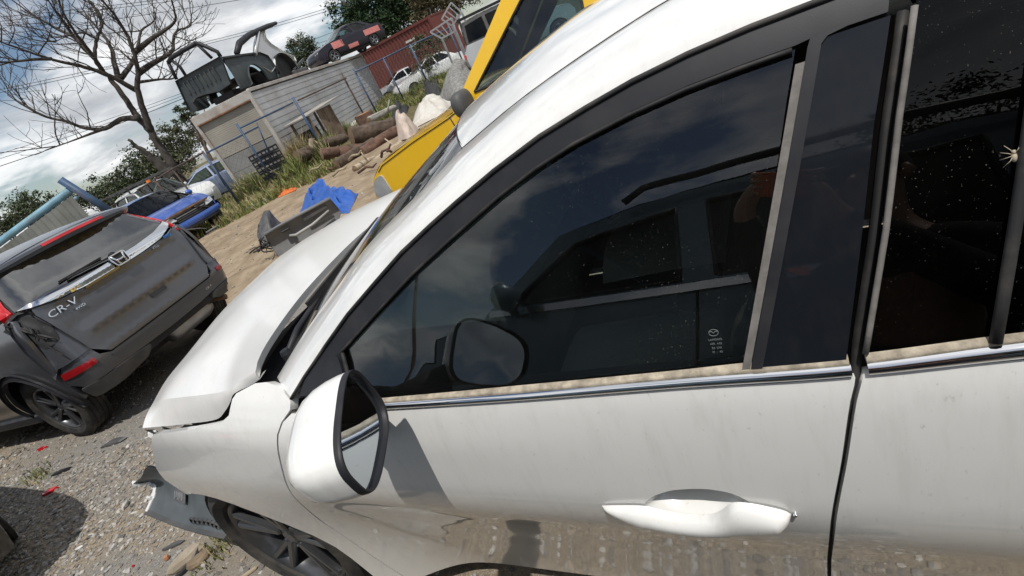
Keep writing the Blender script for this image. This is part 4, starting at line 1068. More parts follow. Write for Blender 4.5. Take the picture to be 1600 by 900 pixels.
        if not front_open:
            f = lambda y, z: Vector((pw(fz, z)+bulge*(1-(y/wm(x_f, z))**2)+.010, y, z))
            patch('grille', rounded([(-.36, .40), (.36, .40), (.40, .54), (-.40, .54)], .03, 3), f, TRIM, t, .08, flange=.01)
    t['_wm'] = 0; del t['_wm']
    return t, fl, wm
SEDF = [(2.10,.22),(2.20,.42),(2.19,.58),(2.10,.74),(1.95,.83),(1.45,.95),(.95,1.0)]
SEDR = [(-1.62,1.05),(-2.05,1.02),(-2.24,.95),(-2.28,.70),(-2.30,.50),(-2.22,.24)]
SEDB = [(.2,1.0),(-.6,1.01),(-1.2,1.03)]
SEDRF = [(.10,1.43),(-.3,1.47),(-.8,1.46),(-1.12,1.40)]
SEDW = [[(.78,1.045),(.12,1.37),(-.30,1.41),(-.33,1.045)],[(-.42,1.05),(-.39,1.41),(-.85,1.40),(-1.30,1.11),(-1.30,1.07)],(.86,-.38,-1.2)]
HATF = [(2.0,.24),(2.10,.45),(2.09,.62),(2.0,.82),(1.77,.955),(1.3,1.065),(.80,1.14)]
# --- yellow hatchback on the far side of the white car
YW = [[(.53,1.235),(-.07,1.70),(-.50,1.755),(-.48,1.225)],[(-.60,1.225),(-.62,1.755),(-1.35,1.69),(-1.42,1.24)],(.60,-.55,-1.45)]
yc, yfl, ywm = vehicle('yellow_car', 'yellow hatchback with black door mirror parked beyond the white car', 'car', (.20, 3.32, 0), pi, .92,
    HATF, [(-1.85,1.22),(-2.0,1.0),(-2.05,.75),(-2.08,.5),(-2.0,.26)], [(.4,1.19),(-.6,1.19),(-1.4,1.20)],
    [(.05,1.79),(-.45,1.85),(-1.2,1.82),(-1.6,1.72)], YW, YELLOW, (1.32, -1.28), .32, tum=.16, lamps=False, detail=False, glassm=glass('yellow_car_glass', (.42, .55, .55), grime=.05, ior=1.8), nose=3)
patch('headlamp', rounded([(1.80,.66),(2.04,.60),(2.055,.72),(1.96,.83),(1.83,.86)], .04, 3), yfl(1, .012), CLEARL, yc, .05, flange=.04, flip=True)
g = Geo(); g.tube([yfl(1, .002)(x, z) for x, z in dens([(1.86,.885),(1.77,.935),(1.3,1.04),(.86,1.118),(.72,1.155)], .06, False)], .004, 5)
g.tube([yfl(1, .001)(x, z) for x, z in dens([(.83,1.12),(.80,.95),(.74,.7),(.7,.45)], .06, False)], .005, 5); g.build('panel_gap', RUBBER, yc, True)
g = Geo(); g.tube([yfl(1, -.008)(*p) for p in dens(YW[0]+[YW[0][0]], .06, False)], .010, 6, False); g.build('window_seal', RUBBER, yc, True)
g = Geo()
mc = Vector((.58, 1.02, 1.20))
g.grid(lambda i, j: mc+Vector((.06*cos(2*pi*i/20)*sin(pi*j/10)**.6*(1 if cos(2*pi*i/20) < 0 else 1.5), .13*(1 if sin(2*pi*i/20) > 0 else -1)*abs(sin(2*pi*i/20))**.7*sin(pi*j/10)**.5, .105*cos(pi*j/10))), 20, 11, closeu=True)
g.tube([mc+Vector((0, -.06, -.04)), Vector((.60, .90, 1.15))], [.04, .05], 8); g.build('door_mirror', DARKG, yc, True)
g = Geo(); g.grid(lambda i, j: Vector((lerp(.92, .70, j/3), lerp(.30, .86, i/8), 1.125+.05*j/3)), 9, 4); g.build('scuttle_panel', TRIM, yc, True)
g = Geo(); c = Vector((.35, -.36, 1.05)); ax = Vector((-.9, 0, .4)).normalized(); e1 = Vector((0, 1, 0)); e2 = ax.cross(e1)
g.tube([c+(e1*cos(a)+e2*sin(a))*.19 for a in [2*pi*k/24 for k in range(25)]], .018, 6); g.build('steering_wheel', DARK, yc, True)
for s in (-1, 1):
    g = Geo(); g.box((-.25, s*.38, .75), (.5, .5, .2), None, .06); g.box((-.52, s*.38, 1.12), (.16, .46, .7), None, .06); g.box((-.60, s*.38, 1.55), (.10, .26, .18), None, .04)
    smooth_by_angle(g.build('seat', LEATHER, yc), 50)
# --- black car at the left edge, only its corner in view
vehicle('black_car', 'black car mostly out of frame at the lower left edge', 'car', (-4.70, -1.80, 0), pi, .90, SEDF, SEDR, SEDB, SEDRF, SEDW, BLACKP, (1.35, -1.35), .33, glassm=G_DARK)
# --- tall blue SUV behind the camera, seen mirrored in the side windows
vehicle('blue_suv', 'tall blue grey SUV behind the camera mirrored in the side windows', 'car', (1.28, -2.95, 0), pi, .97,
    [(2.25,.35),(2.35,.6),(2.33,.9),(2.2,1.16),(1.6,1.36),(1.05,1.45)], [(-2.25,1.53),(-2.35,1.1),(-2.38,.7),(-2.3,.4)], [(.3,1.50),(-.8,1.51),(-1.6,1.52)],
    [(.62,1.94),(.1,2.05),(-1.0,2.09),(-2.0,2.0)], [[(.85,1.54),(.52,1.86),(.02,1.95),(.0,1.55)],[(-.14,1.555),(-.12,1.96),(-1.0,1.98),(-1.0,1.56)],[(-1.12,1.56),(-1.12,1.975),(-1.95,1.90),(-2.05,1.58)],(.9,-.07,-1.05)],
    TEAL, (1.5, -1.4), .39, glassm=G_DARK, tum=.14)
for s in (1,):
    sv = COL.objects['blue_suv']
    g = Geo(); g.bar((.95, -.935, 1.495), (-2.1, -.935, 1.525), .03, .035); g.build('belt_moulding', CHROME, sv)
    g = Geo(); g.tube([(.25, -.83, 2.04), (.15, -.84, 2.10), (-.8, -.84, 2.14), (-1.8, -.84, 2.08), (-1.9, -.83, 2.02)], .022, 8); g.build('roof_rail', TRIM, sv, True)
# --- wrecks along the fence
vehicle('blue_wreck', 'bright blue car with its front bumper torn off by the sandy track', 'car', (-13.75, 7.2, 0), radians(-4), .88,
    [(1.75,.30),(1.78,.50),(1.80,.62),(1.72,.80),(1.30,.96),(.90,1.02)], SEDR, SEDB, SEDRF, SEDW, BLUEP, (1.30, -1.3), .31, front_open=True, glassm=G_DARK)
bw = COL.objects['blue_wreck']
g = Geo(); g.box((1.70, 0, .56), (.16, 1.45, .42), None, .02); g.box((1.80, 0, .60), (.04, .9, .26)); g.bar((1.84, -.70, .36), (1.84, .70, .36), .10, .12, bev=.02); g.build('radiator_support', DARK, bw)
for k in range(5):
    g = Geo(); g.bar((1.835, -.44, .48+.055*k), (1.835, .44, .48+.055*k), .02, .022); g.build('radiator_slat', STEEL if k == 4 else DARKG, bw)
g = Geo(); g.tube([(1.80, .1, .78), (1.90, .25, .70), (1.86, .45, .60), (1.93, .55, .48)], .022, 6); g.build('loose_hose', RUBBER, bw, True)
g = Geo(); g.box((1.84, -.05, .80), (.05, 1.3, .05), None, .01); g.build('lock_carrier', mat('rusty_steel', (.22, .13, .075), .8, .3, var=.4), bw)
g = Geo(); g.grid(lambda i, j: Vector((1.86+.16*(1-(i/7-1)**2)+.02*sin(pi*j/4), lerp(-.78, .78, i/14), lerp(.40, .56, j/4))), 15, 5, flip=True); g.build('bumper_cover', BLUEP, bw, True)
vehicle('white_wreck', 'white utility cab with black racks behind the blue wreck', 'ute', (-17.7, 9.75, 0), radians(4), .90,
    [(2.2,.35),(2.3,.6),(2.28,.8),(2.15,.98),(1.55,1.10),(1.0,1.16)], [(-.9,1.18),(-.95,1.1),(-1.0,.9),(-.98,.45)], [(.3,1.16),(-.4,1.17)], [(.50,1.70),(.1,1.76),(-.5,1.76),(-.8,1.70)],
    [[(.85,1.20),(.48,1.62),(.0,1.68),(-.02,1.20)],[(-.12,1.2),(-.10,1.68),(-.7,1.66),(-.78,1.22)],(.9,-.07)], WHITE2, (1.5, -.6), .36, glassm=G_GREEN)
ww = COL.objects['white_wreck']
g = Geo()
for x in (.4, -.2, -.8): g.bar((x, -.8, 1.90), (x, .8, 1.90), .05, .05)
for s in (-.75, 0, .75): g.bar((-1.9, s, 1.93), (.9, s, 1.93), .045, .045)
for x in (.4, -.8):
    for s in (-.72, .72): g.bar((x, s, 1.70), (x, s, 1.90), .04, .04)
g.build('roof_rack', DARKG, ww)
g = Geo(); g.lathe([(0, .10), (.06, .09), (.07, 0)], (.1, .3, 1.80), (0, 0, 1), 12); g.build('beacon', mat('orange_lens', (.7, .18, .02), .2), ww)
vehicle('blue_grey_wreck', 'blue grey sedan with a white bonnet left of the container', 'car', (-18.4, 12.5, 0), radians(236), .88, SEDF, SEDR, SEDB, SEDRF, SEDW, BLUEGREY, (1.35, -1.35), .32, glassm=G_GREEN)
bg_ = COL.objects['blue_grey_wreck']
for ch in bg_.children:
    if ch.name.startswith('bonnet'): ch.data.materials[0] = WHITE2; ch['label'] = 'white replacement bonnet'
vehicle('white_sedan', 'white sedan with curved roof parked behind the mesh fence', 'car', (-14.2, 25.3, 0), radians(228), .90, SEDF, SEDR, SEDB, SEDRF, SEDW, WHITE2, (1.35, -1.35), .32, glassm=G_GREEN)
vehicle('silver_sedan', 'silver grey sedan half hidden by the container end', 'car', (-18.2, 28.4, 0), radians(225), .88, SEDF, SEDR, SEDB, SEDRF, SEDW, SILVERP, (1.35, -1.35), .32, glassm=G_DARK)
# --- pale ute with a black rack, stripped, beside the rubble
vehicle('stripped_ute', 'pale grey stripped four wheel drive with empty windows behind the yellow car', 'car', (-6.25, 19.35, 0), radians(27), .92,
    [(2.2,.40),(2.3,.65),(2.28,.9),(2.15,1.08),(1.5,1.20),(1.0,1.26)], [(-2.0,1.3),(-2.15,1.1),(-2.2,.8),(-2.15,.45)], [(.3,1.27),(-.8,1.28),(-1.5,1.29)], [(.66,1.98),(.2,2.06),(-1.2,2.08),(-1.9,2.02)],
    [[(.86,1.32),(.56,1.90),(.02,1.97),(.0,1.32)],[(-.14,1.32),(-.12,1.98),(-.95,1.99),(-.95,1.33)],[(-1.08,1.33),(-1.08,1.99),(-1.8,1.93),(-1.9,1.35)],(.9,-.07,-1.0)], SILVERP, (1.5, -1.4), .38, glassm=G_DARK, tum=.10, roofpaint=DARKG)
su = COL.objects['stripped_ute']
g = Geo()
for k in range(9): g.bar((-1.8+.3*k, -.72, 2.20), (-1.8+.3*k, .72, 2.20), .05, .04)
for s in (-.74, .74): g.bar((-2.0, s, 2.20), (.75, s, 2.20), .06, .06); g.bar((-1.9, s, 2.05), (-1.9, s, 2.2), .05, .05); g.bar((.6, s, 2.0), (.6, s, 2.2), .05, .05)
g.build('roof_rack', TRIM, su)
# ================================================================== containers and what stands on them
RUSTW = mat('rusty_white_steel', (.46, .44, .41), .7, .0, var=.18, vscale=1.5, dirt=(.24, .115, .055), dirtamt=.75, dscale=1.1, bumpv=.05)
PANELW = mat('weathered_white_panel', (.43, .435, .445), .65, var=.14, vscale=.9, dirt=(.23, .20, .16), dirtamt=.5, dscale=.7, dvec=(1, 1, 1))
BEIGE = mat('beige_roller_door', (.33, .305, .26), .65, var=.14, vscale=.8, dirt=(.22, .20, .17), dirtamt=.5, dscale=.9)
GREYD = mat('grey_lower_door', (.235, .235, .23), .65, var=.16, vscale=.8, dirt=(.15, .14, .12), dirtamt=.5, dscale=1.0)
CK = Vector((-13.88, 12.88, 0)); CB = Vector((-.293, .956, 0)).normalized(); CRZ = atan2(CB.y, CB.x)
con = thing('white_container', 'long weathered white container with a rusty header and beige roller door', 'container', CK, CRZ)
CL, CWd, CH = 12.8, 2.62, 3.08
g = Geo(); n = 13
# long wall of lapped horizontal boards
prof = []
for k in range(n):
    z = .16+(CH-.28)*k/n; prof += [(-.003, z), (.005, z+(CH-.28)/n-.02)]
prof.append((-.015, CH-.12))
for y0, sg in ((0, -1), (CWd, 1)):
    for a in range(16):
        xa, xb = .10+(CL-.2)*a/16, .10+(CL-.2)*(a+1)/16-.006
        vs = []; fs = []
        for (d, z) in prof: vs += [(xa, y0-sg*(.03+d), z), (xb, y0-sg*(.03+d), z)]
        for k in range(len(prof)-1): fs.append((2*k, 2*k+1, 2*k+3, 2*k+2) if sg < 0 else (2*k, 2*k+2, 2*k+3, 2*k+1))
        g.add(vs, fs)
sw = g.build('side_wall', PANELW, con); sw['kind'] = 'stuff'
g = Geo(); g.box((CL/2, CWd/2, CH-.05), (CL-.04, CWd-.06, .06)); g.build('roof', RUSTW, con)
g = Geo(); g.box((CL/2, CWd/2, .14), (CL-.04, CWd-.06, .08)); g.build('floor', DARK, con)
g = Geo(); g.box((CL-.03, CWd/2, CH/2), (.05, CWd-.1, CH-.2)); g.build('rear_wall', PANELW, con)
for y in (.05, CWd-.05):
    for x in (.05, CL-.05):
        g = Geo(); g.box((x, y, CH/2), (.13, .13, CH), None, .015); g.build('corner_post', RUSTW, con)
    g = Geo(); g.bar((.1, y, CH-.02), (CL-.1, y, CH-.02), .10, .12, bev=.012); g.build('top_rail', RUSTW, con)
    g = Geo(); g.bar((.1, y, .14), (CL-.1, y, .14), .09, .14, bev=.012); g.build('bottom_rail', RUSTW, con)
g = Geo(); g.box((.02, CWd/2, 2.93), (.10, CWd-.16, .30), None, .012); g.build('header_beam', RUSTW, con)
g = Geo(); g.box((.015, CWd/2, 2.755), (.14, CWd-.2, .05), None, .01); g.build('header_lip', mat('rust_edge', (.20, .10, .05), .85, var=.35, vscale=6), con)
def slats(z0_, z1_, step, m, nm):
    g = Geo(); k = int((z1_-z0_)/step); vs = []; fs = []
    for i in range(k+1):
        z = z0_+(z1_-z0_)*i/k
        for dz, d in ((0, .0), (step*.35, -.005), (step*.8, -.002)):
            if i == k and dz > 0: continue
            vs += [(.06+d, .13, z+dz), (.06+d, CWd-.13, z+dz)]
    for i in range(len(vs)//2-1): fs.append((2*i, 2*i+2, 2*i+3, 2*i+1))
    g.add(vs, fs); return g.build(nm, m, con)
slats(1.42, 2.74, .066, BEIGE, 'roller_door')
for a in range(2):
    for b in range(2):
        g = Geo(); g.box((.06, .13+(CWd-.26)*(a+.5)/2, .20+1.2*(b+.5)/2), (.03, (CWd-.26)/2-.012, .6-.012), None, .006); g.build('lower_door_panel', GREYD, con)
g = Geo(); g.box((.02, CWd/2, .16), (.12, CWd-.2, .10), None, .01); g.build('door_sill', RUSTW, con)
g = Geo(); g.box((.035, 1.75, .55), (.03, .36, .05), None, .005); g.build('door_handle', RUSTW, con)
# --- cut ute tub and cab back on the container roof
UT = mat('dull_dark_green_grey_paint', (.045, .056, .062), .55, var=.2, vscale=3, dirt=(.12, .12, .11), dirtamt=.35, dscale=2)
ut = thing('ute_tub', 'cut off dark ute tub with hoop standing on the container roof', 'car part', CK+CB*.3+Vector((0, 0, CH+.03)), CRZ)
def U(p): return Vector((p[0]-.3, p[1], p[2]-CH-.03))
TBK = [(0.30, 2.38, 4.35), (0.30, 0.31, 4.37), (0.30, 0.56, 3.50), (0.30, 1.10, 3.45), (0.30, 1.68, 3.57), (0.30, 2.04, 3.60), (0.30, 2.28, 3.51), (0.30, 2.27, 3.26), (0.30, 2.56, 3.21), (0.30, 2.61, 3.40)]
pp = [(U(p).y, U(p).z) for p in TBK]
if sum(pp[i][0]*pp[(i+1) % len(pp)][1]-pp[(i+1) % len(pp)][0]*pp[i][1] for i in range(len(pp))) < 0: pp = pp[::-1]
pp = [(a, max(.0, b)) for a, b in pp]
patch('back_panel', pp, lambda a, z: Vector((0, a, z)), UT, ut, .10, flange=.10, inward=(-1, 0, 0), flip=True)
y0, y1 = 1.05, 2.35; zb, zt = .62, 1.12
for k in range(8):
    g = Geo(); a = lerp(.85, 2.2, k/7); g.box((-.03, a, (zb+zt)/2), (.05, .055, zt-zb-.06), None, .02); g.build('pressed_rib', UT, ut)
hp = [U(p) for p in ((0.30, 2.35, 4.38), (0.30, 2.24, 4.93), (0.30, 2.05, 5.01), (0.30, 1.47, 5.03), (0.30, 0.90, 5.03), (0.30, 0.78, 4.97), (0.30, 0.55, 4.73), (0.30, 0.36, 4.52), (0.30, 0.36, 4.35))]
g = Geo(); g.tube(hp[:2], .06, 8); g.tube(hp[1:5], .075, 8); g.tube(hp[4:], .07, 8); g.build('hoop', TRIM, ut, True)
hq = [U(p) for p in ((0.30, 1.95, 4.36), (0.30, 1.94, 4.67), (0.30, 2.08, 4.95))]; g = Geo(); g.tube(hq, .055, 8); g.build('hoop_brace', TRIM, ut, True)
hq = [U(p) for p in ((0.30, 0.68, 4.44), (0.30, 0.77, 4.71), (0.30, 0.86, 4.97))]; g = Geo(); g.tube(hq, .055, 8); g.build('hoop_brace', TRIM, ut, True)
SD = [(-.3,.10),(-.25,1.16),(.2,1.22),(2.35,1.15),(2.75,.98),(2.80,.55),(2.62,.12),(2.0,.10)]+[(1.15+.62*cos(radians(a)), .16+.62*sin(radians(a))) for a in range(0, 181, 15)]+[(.3,.10)]
for y, yy in ((.42, -1), (2.30, 1)):
    patch('tub_side', SD, lambda x, z, y=y, yy=yy: Vector((x+.3, y+yy*(.06*sin(pi*min(1, z/1.2))+.03*math.exp(-((x-1.15)/.6)**2)), z)), UT, ut, .12, flange=.08, flip=yy > 0, inward=(0, yy, 0))
    g = Geo(); g.grid(lambda i, j: Vector((1.45+.60*cos(pi*i/14), y-yy*.42*j, .16+.60*sin(pi*i/14))), 15, 2); g.build('wheel_housing', DARK, ut, True)
g = Geo(); g.bar((.1, .36, 1.20), (2.6, .36, 1.14), .09, .07, bev=.02); g.build('tub_rail', UT, ut)
g = Geo(); g.box((1.5, 1.35, .50), (2.6, 1.75, .06)); g.box((1.5, 1.35, .14), (2.4, .9, .2)); g.build('tub_floor', DARK, ut)
# --- cut white rear quarter with its dark roof pillar
wq = thing('cut_quarter_panel', 'cut white rear quarter of a car body lying behind the dark ute tub', 'car part', CK+CB*3.0+Vector((0, 0, CH+.03)), CRZ)
def Wq(p): return (p[0]-3.0, p[2]-CH-.03)
QPX = [(3.69, 0.35, 4.94), (4.70, 0.35, 5.14), (5.65, 0.35, 5.25), (5.57, 0.35, 5.16), (4.74, 0.35, 5.08), (4.48, 0.35, 4.94), (4.32, 0.35, 4.75), (4.41, 0.35, 4.51), (4.96, 0.35, 4.11), (5.58, 0.35, 3.86), (5.43, 0.35, 3.60), (5.37, 0.35, 3.80), (4.92, 0.35, 4.04), (4.36, 0.35, 4.06), (3.84, 0.35, 3.93), (3.46, 0.35, 3.63), (2.91, 0.35, 3.47), (2.32, 0.35, 3.92), (2.57, 0.35, 4.23), (3.04, 0.35, 4.54)]
qq = [Wq(p) for p in QPX]
if sum(qq[i][0]*qq[(i+1) % len(qq)][1]-qq[(i+1) % len(qq)][0]*qq[i][1] for i in range(len(qq))) < 0: qq = qq[::-1]
qq = [(a, max(.0, b)) for a, b in qq]
patch('quarter_panel', qq, lambda x, z: Vector((x, .35+.12*z, z)), WHITE2, wq, .10, flange=.09, inward=(0, -1, 0))
pil = [Vector((Wq(p)[0], .38, Wq(p)[1])) for p in ((1.41, 0.35, 4.37), (1.98, 0.35, 4.69), (2.96, 0.35, 4.92), (3.89, 0.35, 5.05), (4.87, 0.35, 5.18), (5.67, 0.35, 5.26))]
g = Geo(); g.tube(pil, [.10, .12, .11, .10, .09, .07], 8); g.build('roof_pillar', TRIM, wq, True)
g = Geo(); g.tube([Vector((Wq(p)[0], .36, Wq(p)[1])) for p in ((3.75, 0.35, 4.98), (3.20, 0.35, 4.62), (2.57, 0.35, 4.23))], .08, 8); g.build('door_pillar', SILVERP, wq, True)
wc = Wq((4.35, 0.35, 3.69)); g = Geo()
g.grid(lambda i, j: Vector((wc[0]+(.85-.1*j/3)*cos(pi*i/14), .30+.3*j, max(.02, wc[1]-.35+(.75-.1*j/3)*sin(pi*i/14)))), 15, 4); g.lathe([(0, 0), (.62, 0), (.66, .05), (.66, .2)], (wc[0], .5, .55), (0, 1, 0), 18); g.build('wheel_housing', DARK, wq, True)
g = Geo(); g.box((wc[0]+1.1, .6, .12), (1.4, .5, .2), None, .04); g.bar((wc[0]+.6, .4, .25), (wc[0]+2.0, .4, .55), .10, .06); g.build('bent_rail', DARKG, wq)
g = Geo(); g.box((.2, .9, .25), (1.6, .9, .4), None, .06); g.build('floor_section', DARK, wq)
# --- red container behind and the purple wreck above
REDC = mat('red_container_steel', (.155, .038, .030), .65, var=.18, vscale=.7, dirt=(.10, .05, .035), dirtamt=.5, dscale=.9)
rc = thing('red_container', 'red corrugated shipping container behind the white container', 'container', (-14.2, 28.05, 0), radians(172.8))
def corrug(L, z0_, z1_, y, m, par, nm):
    g = Geo(); vs = []; fs = []; x = .12; k = 0
    while x < L-.12:
        for dx, d in ((0, 0), (.07, .045), (.14, .045), (.21, 0)):
            vs += [(x+dx, y-d, z0_), (x+dx, y-d, z1_)]
        x += .28
    for i in range(len(vs)//2-1): fs.append((2*i, 2*i+1, 2*i+3, 2*i+2))
    g.add(vs, fs); o = g.build(nm, m, par); return o
corrug(12.4, .4, 3.32, 0.03, REDC, rc, 'side_wall')
g = Geo(); g.box((6.2, -1.25, 3.36), (12.4, 2.5, .08)); g.build('roof', REDC, rc)
g = Geo(); g.box((6.2, -2.45, 1.85), (12.3, .05, 2.95)); g.build('rear_wall', REDC, rc)
g = Geo(); g.box((.05, -1.25, 1.85), (.06, 2.4, 2.95)); g.build('end_door', REDC, rc)
g = Geo(); g.bar((0, .03, 3.33), (12.4, .03, 3.33), .08, .14); g.build('top_rail', REDC, rc)
g = Geo(); g.bar((0, .03, .36), (12.4, .03, .36), .08, .14); g.build('bottom_rail', REDC, rc)
for x in (.06, 12.34):
    g = Geo(); g.box((x, .03, 1.7), (.14, .14, 3.4)); g.build('corner_post', REDC, rc)
WP = mat('white_stencil', (.6, .58, .55), .8)
for k in range(3):
    g = Geo(); g.box((1.9-.0*k, .075, 2.7-.30*k), (.9-.2*k, .012, .12)); g.build('stencil_band', WP, rc)
pv, pfl, pwm = vehicle('purple_wreck', 'dark purple wreck with pink stickers stacked high on the container end', 'car', (-17.35, 23.75, CH+.02), atan2(-.95, -.36), .84,
    SEDF, SEDR, SEDB, SEDRF, SEDW, PURPLE, (1.35, -1.35), .31, glassm=G_GREEN)
PINK = mat('pink_sticker', (.62, .22, .20), .7, var=.2, vscale=14)
for (x0, x1, zA, zB) in ((1.25, .55, .60, .92), (-.9, -2.0, .62, .90), (.35, -.3, .35, .55)):
    patch('sticker', [(x1, zA), (x0, zA), (x0, zB), (x1, zB)], pfl(1, .012), PINK, pv, .15, flange=.004, flip=True)
# ================================================================== fence, gate
BLUES = mat('blue_painted_steel', (.035, .085, .17), .55, .0, var=.3, vscale=5, dirt=(.16, .09, .05), dirtamt=.5, dscale=3)
PALEB = mat('pale_blue_steel', (.16, .32, .42), .55, var=.2, vscale=4, dirt=(.2, .16, .12), dirtamt=.4, dscale=3)
RUSTP = mat('rusty_pipe', (.085, .055, .045), .8, var=.4, vscale=5)
WIRE = mat('galvanised_wire', (.13, .135, .14), .6, .4)
def post(par, top, r, m, nm='post', z0_=-.05):
    g = Geo(); g.tube([(top[0], top[1], z0_), (top[0], top[1], top[2])], r, 8); return g.build(nm, m, par, True)
def rail(par, a, b, r, m, nm='rail'):
    g = Geo(); g.tube([a, b], r, 8); return g.build(nm, m, par, True)
def mesh_panel(par, a, b, zt, pitch, r):
    """chain link: two sets of slanting wires between two posts"""
    a = Vector((a[0], a[1], .08)); b = Vector((b[0], b[1], .08)); L = (b-a).length; d = (b-a)/L; g = Geo(); H = zt-.08; k = -int(H/pitch)
    while k*pitch < L:
        for sg in (1, -1):
            s0 = k*pitch; s1 = s0+H; zA, zB = 0, H
            if s0 < 0: zA = -s0; s0 = 0
            if s1 > L: zB = H-(s1-L); s1 = L
            if s1 > s0:
                p, q = (a+d*s0+Vector((0, 0, zA)), a+d*s1+Vector((0, 0, zB))) if sg > 0 else (a+d*s0+Vector((0, 0, H-zA)), a+d*s1+Vector((0, 0, H-zB)))
                g.tube([p, q], r, 3, False)
        k += 1
    o = g.build('wire_mesh', WIRE, par); o['kind'] = 'stuff'; return o
gt = thing('yard_gate', 'blue pipe gate frame in the grass before the roller door', 'gate', (0, 0, 0))
A_, B_, C_ = (-12.86, 9.14, 1.83), (-12.24, 10.26, 2.19), (-12.56, 13.27, 2.25)
post(gt, A_, .032, BLUES); post(gt, B_, .036, BLUES); post(gt, C_, .045, BLUES)
rail(gt, (-12.82, 9.20, 1.81), (-11.99, 10.70, 1.85), .026, BLUES); rail(gt, (-12.22, 10.28, 2.03), (-12.62, 13.22, 2.09), .028, BLUES)
rail(gt, (-12.04, 10.79, 1.98), (-12.36, 10.73, 0.66), .022, BLUES, 'brace'); rail(gt, (-12.84, 9.16, 1.61), (-12.71, 9.00, 0.79), .018, BLUES, 'brace')
rail(gt, (-11.78, 6.97, 0.05), (-11.70, 8.08, 0.06), .03, WIRE, 'bottom_pipe'); rail(gt, (-11.70, 8.08, 0.06), (-10.62, 8.50, 0.06), .028, PALEB, 'bottom_pipe')
mesh_panel(gt, A_, B_, 1.75, .16, .0022)
fn = thing('mesh_fence', 'tall chain link fence with rusty and blue pipes along the container', 'fence', (0, 0, 0))
P1, P2, P3, P4, P5 = (-13.31, 17.27, 2.39), (-13.80, 18.79, 2.39), (-12.83, 22.47, 2.36), (-13.23, 20.43, 2.30), (-11.93, 25.26, 2.36)
post(fn, P1, .036, RUSTP); post(fn, P2, .04, BLUES); post(fn, P4, .036, BLUES); post(fn, P3, .05, BLUES); post(fn, P5, .04, BLUES)
rail(fn, (-12.56, 13.41, 2.09), (-13.25, 17.32, 2.14), .028, RUSTP); rail(fn, (-13.73, 18.72, 2.24), (-13.26, 20.42, 2.26), .034, BLUES); rail(fn, (-13.26, 20.42, 2.26), (-12.86, 22.46, 2.31), .034, BLUES); rail(fn, (-12.86, 22.46, 2.31), (-11.90, 25.28, 2.28), .034, BLUES)
mesh_panel(fn, P2, P4, 2.2, .22, .004); mesh_panel(fn, P4, P3, 2.2, .22, .004); mesh_panel(fn, P3, P5, 2.2, .22, .004)
# fence running left behind the wrecks
fw = thing('pipe_fence', 'long low pipe fence crossing in front of the wrecks and bare tree', 'fence', (0, 0, 0))
q = [(-13.01, 9.27, 1.91), (-15.07, 9.46, 1.88), (-16.25, 9.46, 1.83), (-17.52, 9.27, 1.76), (-18.84, 8.91, 1.65)]
for p in q: post(fw, p, .03, RUSTP)
for a, b in zip(q[:-1], q[1:]): rail(fw, (a[0], a[1], a[2]-.05), (b[0], b[1], b[2]-.05), .026, RUSTP); mesh_panel(fw, a, b, 1.7, .3, .0016)
# blue framed sheet fence over the grey SUV
CORG = mat('grey_corrugated_sheet', (.20, .21, .20), .6, .2, var=.2, vscale=2, dirt=(.12, .11, .09), dirtamt=.5, dscale=1.5)
sf = thing('sheet_fence', 'blue framed fence of grey corrugated sheets left behind the grey SUV', 'fence', (0, 0, 0))
a_, b_, c_ = (-10.05, 4.15, 2.42), (-10.06, 4.12, 2.13), (-12.00, 3.35, 1.87)
g = Geo(); g.tube([a_, (b_[0]+.2, b_[1]+.35, b_[2]-.75)], .075, 8); g.build('slanting_post', BLUES, sf, True)
tp0, tp1, tp2 = Vector((-10.08, 4.19, 2.19)), Vector((-11.89, 3.35, 1.92)), Vector((-13.22, 2.81, 1.73))
g = Geo(); g.tube([tp0, tp1, tp2], .07, 8); g.build('top_rail', PALEB, sf, True)
g = Geo(); g.tube([tp0+Vector((0, 0, -.16)), tp1+Vector((0, 0, -.22))], .04, 8); g.build('second_rail', PALEB, sf, True)
g = Geo(); d = (tp2-tp0); L = Vector((d.x, d.y, 0)).length; e = Vector((d.x, d.y, 0)).normalized(); nn = Vector((-e.y, e.x, 0))
m_ = int(L/.076)
for k in range(0, m_):
    pass
g.grid(lambda i, j: Vector((tp0.x, tp0.y, 0))+e*(L*i/m_)+nn*(.018*(1 if i % 2 else -1)+.1)+Vector((0, 0, (.0 if j == 0 else lerp(tp0.z, tp2.z, i/m_)-.10))), m_+1, 2)
g.build('corrugated_sheet', CORG, sf)
for k, t in enumerate((.35, .72, 1.0)):
    p = tp0+d*t; g = Geo(); g.tube([(p.x, p.y, 0), (p.x, p.y, p.z+.05)], .05, 8); g.build('post', BLUES, sf, True)
